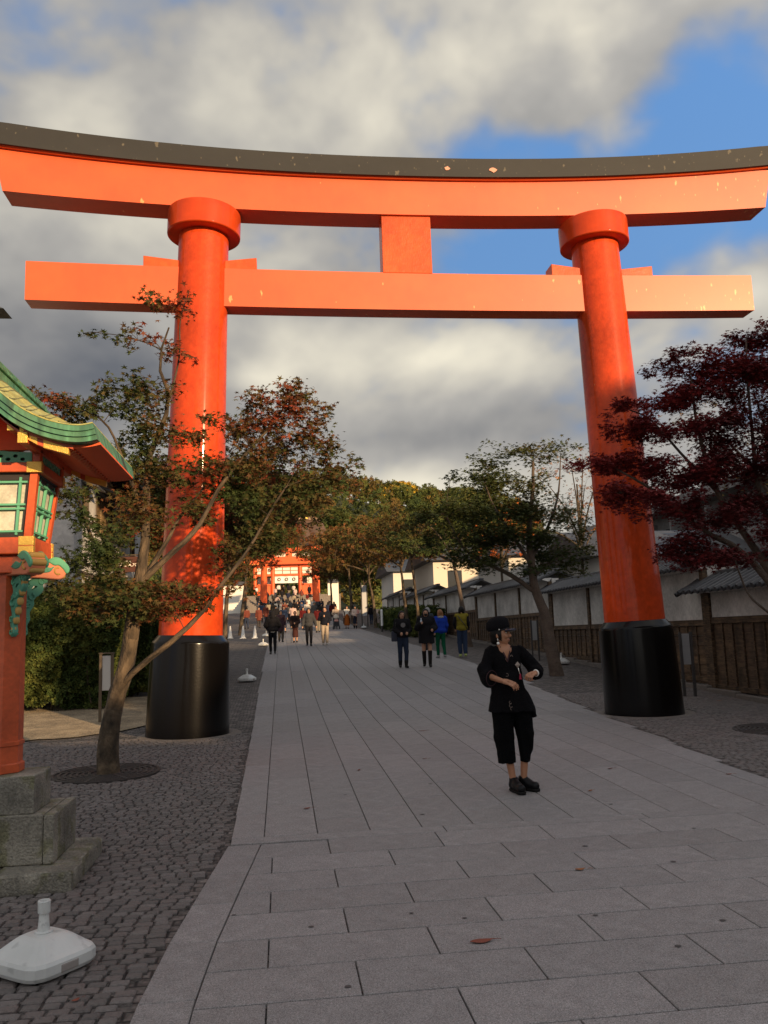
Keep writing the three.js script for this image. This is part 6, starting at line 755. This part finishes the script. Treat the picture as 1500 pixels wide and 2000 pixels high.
// crowd up to the gate: a few body shapes in many colours
{
  const r = rng(99), cols = [BLK, BLK, BLK, [0.02, 0.025, 0.05], [0.04, 0.035, 0.03], [0.12, 0.11, 0.10], [0.55, 0.50, 0.44], [0.16, 0.045, 0.03], [0.10, 0.012, 0.012], [0.65, 0.62, 0.56], [0.05, 0.07, 0.12], [0.3, 0.24, 0.17], [0.55, 0.38, 0.33]], names = ['black', 'jet black', 'charcoal', 'navy', 'dark brown', 'grey', 'cream', 'rust', 'deep red', 'white', 'slate blue', 'tan', 'pale pink'];
  const kinds = [{ key: 'A', step: 0.4, top: { loose: 0.02 }, bottom: {} }, { key: 'B', step: -0.3, top: { loose: 0.035, hem: 0.6 }, bottom: {} }, { key: 'C', top: { loose: 0.015, hem: 0.9 }, bottom: { kind: 'skirt', hem: 0.3 }, hair: { long: 0.2 } }, { key: 'D', step: 0.15, top: { loose: 0.04, hem: 0.78 }, bottom: { wide: 0.02 }, J: { le: [0.22, 1.1, 0.05], lw: [0.1, 1.12, 0.22] } }, { key: 'E', step: -0.4, top: { loose: 0.02 }, bottom: {}, hair: { long: 0.28 } }];
  const bott = [[0.015, 0.015, 0.02], [0.03, 0.04, 0.07], [0.2, 0.17, 0.13], [0.06, 0.05, 0.045], [0.02, 0.03, 0.05]], bn = ['black', 'denim', 'beige', 'brown', 'navy'];
  const where = [];
  for (const [px, z] of [[-2.6, -66], [-1.7, -67], [0.2, -58], [0.9, -64], [1.6, -62], [-0.4, -70], [2.8, -72], [3.4, -76], [2.4, -56], [6.4, -76], [7.0, -66]]) where.push([px, z]);
  for (let k = 0; k < 46; k++) { const z = -74 - k * 0.82 - r() * 1.5; where.push([-2.6 + ((k * 0.618 + r() * 0.2) % 1) * 8.2, z]); }
  for (let k = 0; k < 22; k++) { const n = ((k * 7) % 12); where.push([-3.8 + k * 0.42 + r() * 0.3, -127 + (n + 0.5) * 0.42, 7.8 - 0.02 - (n + 1) * 0.22, 'on the gate steps']); }
  for (let k = 0; k < 6; k++) where.push([-1.0 + k * 0.75, -127.6 - r() * 1.4, 7.78, 'under the far gate']);
  const used = new Set();
  where.forEach(([x, z, y = gy(z), place = 'in the far crowd'], i) => {
    const k = kinds[i % 5]; let ci, bi, away, label, tries = 0;
    do { ci = Math.floor(r() * cols.length); bi = Math.floor(r() * 5); away = r() < 0.55; label = `${away ? 'visitor walking away' : 'visitor facing us'} in a ${names[ci]} ${k.top.hem < 0.7 ? 'long coat' : k.top.hem < 0.8 ? 'loose jacket' : k.hair ? 'top' : 'shirt'} and ${bn[bi]} ${k.bottom.kind === 'skirt' ? 'skirt' : 'trousers'} ${place}`; } while (used.has(label) && ++tries < 200);
    used.add(label);
    person({ ...k, cell: 0.034, pos: [x, z], y, turn: (away ? Math.PI : 0) + (r() - 0.5) * 0.8, h: 1.54 + r() * 0.24, top: { ...k.top, col: cols[ci] }, bottom: { ...k.bottom, col: bott[bi] }, group: 'crowd before the far gate', label });
  });
}
// ---------------------------------------------------------------- woman in black in the foreground
{
  const W = thing('person', 'smiling woman in black cap, loose black tunic and cropped trousers looking aside on the paving', 'person', [2.30, gy(-8.32) + 0.001, -8.32], 0);
  const skin = phys(0.40, 0.185, 0.10, 0.5, { sheen: 0.15 }), black = phys(0.006, 0.0055, 0.0065, 0.95, { specularIntensity: 0.18, bumpMap: rep(rough, 5), bumpScale: 0.006 }), trim = mat(0.05, 0.018, 0.022, 0.85), trouser = phys(0.004, 0.004, 0.0045, 0.95, { specularIntensity: 0.15, bumpMap: rep(rough, 4), bumpScale: 0.008 });
  const HX = -0.128, HY = 1.513, A = 1.0, ca = Math.cos(A), sa = Math.sin(A), hd = (x, y, z) => [HX + x * ca + z * sa, HY + y, 0.0 - x * sa + z * ca];
  // head in its own frame (face towards +z), turned afterwards
  const headPr = [ell([0, 0.005, -0.008], [0.071, 0.098, 0.09]), ell([0, -0.045, 0.03], [0.05, 0.055, 0.052]), ell([0, -0.088, 0.052], [0.022, 0.02, 0.02]), cap([0, 0.028, 0.080], 0.009, [0, -0.014, 0.103], 0.0125), ell([0.012, -0.018, 0.092], [0.011, 0.009, 0.011]), ell([-0.012, -0.018, 0.092], [0.011, 0.009, 0.011]), ell([0.035, -0.015, 0.068], [0.024, 0.026, 0.02]), ell([-0.035, -0.015, 0.068], [0.024, 0.026, 0.02]), ell([0, 0.045, 0.072], [0.055, 0.013, 0.018]), cap([-0.024, -0.05, 0.078], 0.006, [0.024, -0.05, 0.078], 0.006), cap([-0.018, -0.064, 0.077], 0.008, [0.018, -0.064, 0.077], 0.008), ell([0.074, -0.005, -0.008], [0.010, 0.030, 0.018]), ell([-0.074, -0.005, -0.008], [0.010, 0.030, 0.018])];
  const head = skinMesh(headPr, 0.004, 0.012); head.rotateY(A); head.translate(HX, HY, 0);
  const bodyPr = [cap([HX, HY - 0.05, -0.012], 0.047, [-0.105, 1.37, -0.012], 0.05), cap([-0.1, 1.34, 0], 0.09, [-0.07, 0.9, 0], 0.09), cap([-0.24, 1.345, -0.01], 0.04, [-0.325, 1.13, 0.03], 0.036), cap([-0.325, 1.13, 0.03], 0.036, [-0.19, 1.072, 0.19], 0.024), cap([0.065, 1.345, -0.01], 0.04, [0.225, 1.13, 0.02], 0.036), cap([0.225, 1.13, 0.02], 0.036, [0.165, 1.13, 0.16], 0.024), cap([-0.135, 0.5, 0.0], 0.046, [-0.075, 0.1, 0.0], 0.031), cap([0.072, 0.5, -0.015], 0.046, [0.037, 0.1, -0.03], 0.031), cap([-0.135, 0.85, 0], 0.06, [-0.135, 0.5, 0], 0.046), cap([0.03, 0.85, 0], 0.06, [0.072, 0.5, -0.015], 0.046)];
  const rh = skinMesh(hand([-0.19, 1.072, 0.19], [0.80, -0.22, 0.5], [0.25, -0.75, -0.3], 1, 0.62), 0.0036, 0.006), lh = skinMesh(hand([0.165, 1.13, 0.16], [-0.72, -0.10, 0.55], [0.1, -0.8, -0.45], -1, 0.95), 0.0036, 0.006);
  obj('body', [head, skinMesh(bodyPr, 0.010, 0.02), rh, lh], skin, W);
  // face details
  const face = (name, geo, m, x, y, z, sc = [1, 1, 1]) => { const o = obj(name, geo, m, W); o.position.set(...hd(x, y, z)); o.rotation.y = A; o.scale.set(...sc); return o; };
  const eyeW = mat(0.6, 0.55, 0.5, 0.3), dark = mat(0.01, 0.008, 0.007, 0.4);
  for (const s of [-1, 1]) { face('eye', new THREE.SphereGeometry(0.011, 12, 8), eyeW, s * 0.031, 0.018, 0.072, [1.2, 0.6, 0.7]); face('iris', new THREE.SphereGeometry(0.006, 10, 8), dark, s * 0.031 + 0.002, 0.018, 0.078, [1, 1, 0.6]); face('eyebrow', new THREE.CapsuleGeometry(0.0035, 0.028, 3, 6).rotateZ(Math.PI / 2), dark, s * 0.031, 0.041, 0.083); face('eyelid', new THREE.CapsuleGeometry(0.003, 0.022, 3, 6).rotateZ(Math.PI / 2), dark, s * 0.031, 0.026, 0.080); }
  face('lips', new THREE.TorusGeometry(0.019, 0.005, 6, 16, Math.PI).rotateZ(Math.PI), mat(0.36, 0.08, 0.07, 0.4), 0, -0.047, 0.083, [1.1, 0.8, 1]); face('teeth', new THREE.CapsuleGeometry(0.006, 0.024, 3, 8).rotateZ(Math.PI / 2), mat(0.7, 0.67, 0.6, 0.3), 0, -0.054, 0.081, [1, 0.9, 0.6]);
  // short dark hair under the cap, strand before the ear
  const hairG = skinMesh([ell([0, 0.01, -0.02], [0.083, 0.10, 0.096]), cap([0.07, 0.0, 0.018], 0.017, [0.067, -0.06, 0.03], 0.008), cap([-0.07, 0.0, 0.018], 0.017, [-0.067, -0.06, 0.03], 0.008), ell([0, -0.06, -0.06], [0.062, 0.04, 0.045])], 0.006, 0.02, [(x, y, z) => (z > 0.036 ? 0.02 : -1), (x, y, z) => Math.min(z - 0.0, Math.max(Math.abs(x) - 0.2, -0.1) + 0.1 - (Math.abs(x) > 0.058 ? 0.2 : 0))]); hairG.rotateY(A); hairG.translate(HX, HY, 0); obj('hair', hairG, phys(0.008, 0.006, 0.005, 0.45, { specularIntensity: 0.4 }), W);
  // fisherman cap: soft crown, band, visor, button and cord
  const capM = phys(0.008, 0.0075, 0.009, 0.9, { specularIntensity: 0.2, bumpMap: rep(rough, 6), bumpScale: 0.004 }), turned = (g) => { g.rotateX(-0.10); g.rotateY(A); g.translate(HX, HY, 0); return g; };
  const hat = obj('cap', turned(skinMesh([ell([0, 0.10, -0.02], [0.100, 0.078, 0.112]), ell([0, 0.128, 0.012], [0.084, 0.052, 0.078]), ell([0, 0.065, -0.012], [0.092, 0.05, 0.104])], 0.006, 0.03, [(x, y) => 0.042 - y])), capM, W);
  obj('cap_band', turned(skinMesh([ell([0, 0.06, -0.01], [0.092, 0.06, 0.108])], 0.005, 0.01, [(x, y) => 0.036 - y, (x, y) => y - 0.066])), mat(0.02, 0.02, 0.026, 0.7), hat);
  obj('visor', turned(skinMesh([ell([0, 0.030, 0.097], [0.080, 0.013, 0.070])], 0.004, 0.01, [(x, y, z) => 0.068 - z])), mat(0.016, 0.020, 0.04, 0.45), hat);
  const metal = mat(0.75, 0.72, 0.66, 0.25, { metalness: 0.8 }), pearl = mat(0.82, 0.78, 0.72, 0.3);
  face('cap_button', new THREE.SphereGeometry(0.0085, 10, 8), metal, -0.092, 0.048, 0.02);
  face('earring', new THREE.SphereGeometry(0.0145, 12, 10), pearl, -0.086, -0.085, 0.0); face('earring_hook', new THREE.TorusGeometry(0.013, 0.003, 6, 14), metal, -0.086, -0.05, 0.0);
  // tunic: crossed front, flared hem with side vents, wide sleeves
  const tun = [ell([-0.092, 1.25, -0.005], [0.165, 0.145, 0.105]), ell([-0.085, 1.08, 0.0], [0.155, 0.18, 0.11]), cap([-0.24, 1.345, -0.01], 0.055, [0.065, 1.345, -0.01], 0.055), cap([-0.1, 1.365, -0.015], 0.065, [-0.1, 1.3, -0.01], 0.1), cap([-0.10, 1.05, 0], 0.12, [-0.165, 0.74, 0.0], 0.135), cap([-0.07, 1.05, 0], 0.12, [0.06, 0.74, 0.0], 0.13), cap([-0.08, 1.0, 0.02], 0.11, [-0.06, 0.72, 0.03], 0.13)];
  const rumple = (x, y, z) => 0.018 * (noise3(x * 22 + y * 10, y * 15, z * 22) - 0.5), drape = (x, y, z) => rumple(x, y, z) * 0.6 + 0.008 * Math.sin(x * 48 + z * 36 + y * 4) * smooth(1.1, 0.85, y);
  const neckV = (x, y, z) => { const u = Math.abs(x + 0.098), v = 1.385 - y; return z > 0.0 && v < 0.14 && u < 0.040 * (1 - v / 0.14) + 0.005 ? 0.02 : -1; };
  obj('tunic', skinMesh(tun, 0.008, 0.035, [(x, y) => 0.762 + (x > 0.10 ? (0.10 - x) * 0.35 : 0) + 0.004 * Math.sin(x * 60) - y, neckV, (x, y) => y - 1.415], drape), black, W);
  const sleeve = (name, pr, cuts) => obj(name, skinMesh(pr, 0.008, 0.03, cuts, rumple), black, W);
  sleeve('sleeve', [cap([-0.235, 1.345, -0.01], 0.062, [-0.31, 1.17, 0.02], 0.066), cap([-0.31, 1.17, 0.02], 0.066, [-0.29, 1.085, 0.10], 0.082)], [(x, y, z) => (z - 0.115) * 0.8 + (x + 0.285) * 0.5]);
  sleeve('sleeve', [cap([0.06, 1.345, -0.01], 0.062, [0.215, 1.15, 0.01], 0.068), cap([0.215, 1.15, 0.01], 0.068, [0.19, 1.125, 0.10], 0.064)], [(x, y, z) => (z - 0.125) * 0.8 - (x - 0.19) * 0.5]);
  obj('cuff_trim', (() => { const g = new THREE.TorusGeometry(0.074, 0.0032, 8, 28); g.lookAt(new THREE.Vector3(0.5, -0.1, 0.8)); g.translate(-0.268, 1.095, 0.113); return g; })(), trim, W);
  for (const [a, b] of [[[-0.148, 1.392, 0.05], [-0.094, 1.243, 0.108]], [[-0.048, 1.392, 0.05], [-0.099, 1.25, 0.108]]]) obj('neck_trim', limb([a, [(a[0] + b[0]) / 2, (a[1] + b[1]) / 2, 0.09], b], 0.008, 0.006, 8, 6), trim, W);
  obj('side_sash', limb([[0.07, 0.98, 0.0], [0.115, 0.84, 0.02], [0.15, 0.75, 0.03], [0.168, 0.70, 0.03]], 0.02, 0.024, 10, 8), black, W);
  const motif = mat(0.16, 0.12, 0.10, 0.8);
  for (const [x, y, s2] of [[-0.115, 1.12, 0.014], [-0.10, 0.83, 0.016], [-0.092, 0.80, 0.014], [-0.105, 0.86, 0.011], [-0.06, 1.30, 0.01]]) { const m = obj('printed_motif', new THREE.TorusGeometry(s2, 0.003, 5, 14, 4.5), motif, W); m.position.set(x, y, y > 1 ? 0.122 : 0.155); m.rotation.z = y * 9; }
  // brooch with a charm and red tassel
  const pin = obj('brooch', new THREE.OctahedronGeometry(0.028, 0).scale(1, 1.1, 0.35), mat(0.3, 0.24, 0.2, 0.5), W); pin.position.set(0.0, 1.215, 0.112);
  obj('charm', limb([[0.002, 1.185, 0.122], [0.006, 1.155, 0.128], [0.012, 1.125, 0.128]], 0.006, 0.004, 6, 6), metal, W);
  obj('tassel', lathe([[0.002, 0.045], [0.008, 0.04], [0.010, 0.02], [0.015, -0.01], [0.013, -0.012], [0, -0.01]], 12).translate(0.016, 1.085, 0.128), mat(0.30, 0.012, 0.04, 0.8), W);
  obj('wrist_band', (() => { const g = new THREE.TorusGeometry(0.029, 0.007, 8, 20); g.lookAt(new THREE.Vector3(-0.72, -0.1, 0.55)); g.translate(0.168, 1.13, 0.152); return g; })(), pearl, W);
  // wide cropped trousers
  const tro = skinMesh([ell([-0.065, 0.86, -0.005], [0.175, 0.14, 0.125]), cap([-0.145, 0.84, 0.0], 0.115, [-0.142, 0.52, 0.0], 0.098), cap([-0.142, 0.52, 0.0], 0.098, [-0.13, 0.24, 0.005], 0.080), cap([0.035, 0.84, -0.005], 0.115, [0.07, 0.55, -0.01], 0.088), cap([0.07, 0.55, -0.01], 0.088, [0.057, 0.24, -0.02], 0.05)], 0.008, 0.012, [(x, y) => 0.272 + 0.004 * Math.sin(x * 70) - y], (x, y, z) => 0.007 * Math.sin(x * 62 + z * 30 + y * 5) * smooth(0.85, 0.5, y) + rumple(x, y, z) * 0.5); obj('trousers', tro, trouser, W);
  // lace-up shoes with thick soles
  const leatherM = phys(0.006, 0.006, 0.007, 0.45, { specularIntensity: 0.45 }), soleM = phys(0.010, 0.009, 0.009, 0.7, { specularIntensity: 0.3 });
  for (const [hx, hz, tx, tz, ax] of [[-0.072, -0.03, -0.045, 0.165, -0.07], [0.022, -0.07, 0.125, 0.06, 0.035]]) {
    const dx = tx - hx, dz = tz - hz, up = [[hx, 0.055, hz], [tx, 0.05, tz]], sh = obj('shoe', skinMesh([cap(up[0], 0.038, [hx + dx * 0.5, 0.06, hz + dz * 0.5], 0.042), cap([hx + dx * 0.5, 0.055, hz + dz * 0.5], 0.042, up[1], 0.040), cap([ax, 0.12, hz + 0.02], 0.041, [hx, 0.06, hz], 0.04), cap([ax, 0.11, hz + 0.03], 0.036, [hx + dx * 0.6, 0.07, hz + dz * 0.6], 0.034)], 0.006, 0.02, [(x, y) => 0.022 - y, (x, y) => y - 0.135]), leatherM, W);
    obj('sole', skinMesh([cap([hx, 0.016, hz], 0.042, [tx, 0.016, tz], 0.045)], 0.006, 0.01, [(x, y) => -y, (x, y) => y - 0.026]), soleM, sh);
    for (let k = 0; k < 3; k++) { const u = 0.38 + k * 0.12, px = hx + dx * u, pz = hz + dz * u, l = Math.hypot(dx, dz); obj('lace', limb([[px - dz / l * 0.024, 0.098 - k * 0.006, pz + dx / l * 0.024], [px, 0.108 - k * 0.007, pz], [px + dz / l * 0.024, 0.098 - k * 0.006, pz - dx / l * 0.024]], 0.003, 0.003, 4, 5), soleM, sh); }
  }
}
// ---------------------------------------------------------------- fallen leaves
{
  const tones = [mat(0.22, 0.055, 0.03, 0.8, { side: THREE.DoubleSide }), mat(0.30, 0.11, 0.035, 0.8, { side: THREE.DoubleSide }), mat(0.16, 0.045, 0.035, 0.8, { side: THREE.DoubleSide }), mat(0.05, 0.035, 0.03, 0.9, { side: THREE.DoubleSide })];
  const leafGeo = (len, w, bend) => { const pos = [], n = 8; const P = (i, s) => { const t = i / n, q = Math.sin(Math.PI * Math.pow(t, 0.85)) * w * s; return [(t - 0.5) * len, 0.002 + bend * (Math.abs(s) * 0.008 + (t - 0.5) ** 2 * 0.05), q]; }; for (let i = 0; i < n; i++) for (const s of [-1, 1]) { const a = P(i, 0), b = P(i + 1, 0), c = P(i + 1, s), d = P(i, s); pos.push(...a, ...b, ...c, ...a, ...c, ...d); } const g = new THREE.BufferGeometry(); g.setAttribute('position', new THREE.Float32BufferAttribute(pos, 3)); return metreUV(g); };
  const big = leafGeo(0.115, 0.026, 0.35), mid = leafGeo(0.075, 0.022, 0.5), stalk = limb([[0.055, 0.006, 0], [0.075, 0.008, 0.004], [0.09, 0.005, 0.008]], 0.0018, 0.0012, 4, 4);
  const list = [[1.01, -4.57, 0.12, 0, 1.15, 'long dark red leaf lying on a pale paving slab'], [1.95, -5.71, 0.1, 1, 1, 'curled orange-brown leaf lying beside a paving joint'], [0.21, -8.09, 0.4, 0, 0.9, 'small red leaf on the second paving strip past the threshold'], [3.54, -9.16, 0.3, 2, 0.9, 'brown leaf on the paving right of the woman in black'], [4.56, -8.52, 0.1, 0, 0.9, 'reddish leaf near the setts on the right'], [2.93, -8.14, 0.7, 1, 0.8, 'orange leaf on the paving beside the shoes of the woman in black'], [0.85, -9.88, 1.2, 0, 0.8, 'red scrap of leaf between the woman and the left pillar'], [2.08, -12.83, 0.2, 2, 1.1, 'brown leaf lying between the torii pillars'], [-0.95, -4.25, 0.9, 0, 0.6, 'small red leaf on the setts before the white banner foot'], [7.2, -11.0, 0.3, 0, 1.2, 'red leaf lying on the right tree grate'], [7.9, -14.9, 0.5, 1, 1.1, 'orange leaf on the setts by the right post sign'], [1.7, -10.4, 0.2, 2, 0.8, 'brown leaf on the paving left of the woman in black']];
  list.forEach(([x, z, a, m, s, l]) => { const t = thing('fallen_leaf', l, 'leaf', [x, gy(z) + 0.002, z], a); obj('blade', s > 1 ? big : mid, tones[m], t).scale.setScalar(s); obj('stalk', stalk, tones[m], t).scale.setScalar(s); });
  const r = rng(17), spots = structure('pavement_stains'), sm = mat(0.07, 0.062, 0.06, 0.7);      // trodden gum
  for (const [px, z] of [[1.95, -4.30], [0.28, -4.15], [1.0, -4.95], [1.72, -4.83], [0.14, -5.0], [2.62, -5.75], [0.72, -5.1], [2.2, -6.3], [3.2, -6.6], [1.2, -7.6], [2.9, -7.55], [0.6, -8.6], [3.6, -7.9], [1.5, -8.9], [0.3, -9.4], [2.6, -9.7], [1.0, -11], [3.1, -10.5], [-0.3, -5.3], [2.35, -4.6]]) { const g = new THREE.CircleGeometry(0.010 + r() * 0.009, 10); g.scale(1 + r() * 0.5, 1, 1); g.rotateX(-Math.PI / 2); const m = obj('gum_spot', g, sm, spots); m.position.set(px, gy(z) + 0.0035, z); }
}
renderer.render(scene, camera);
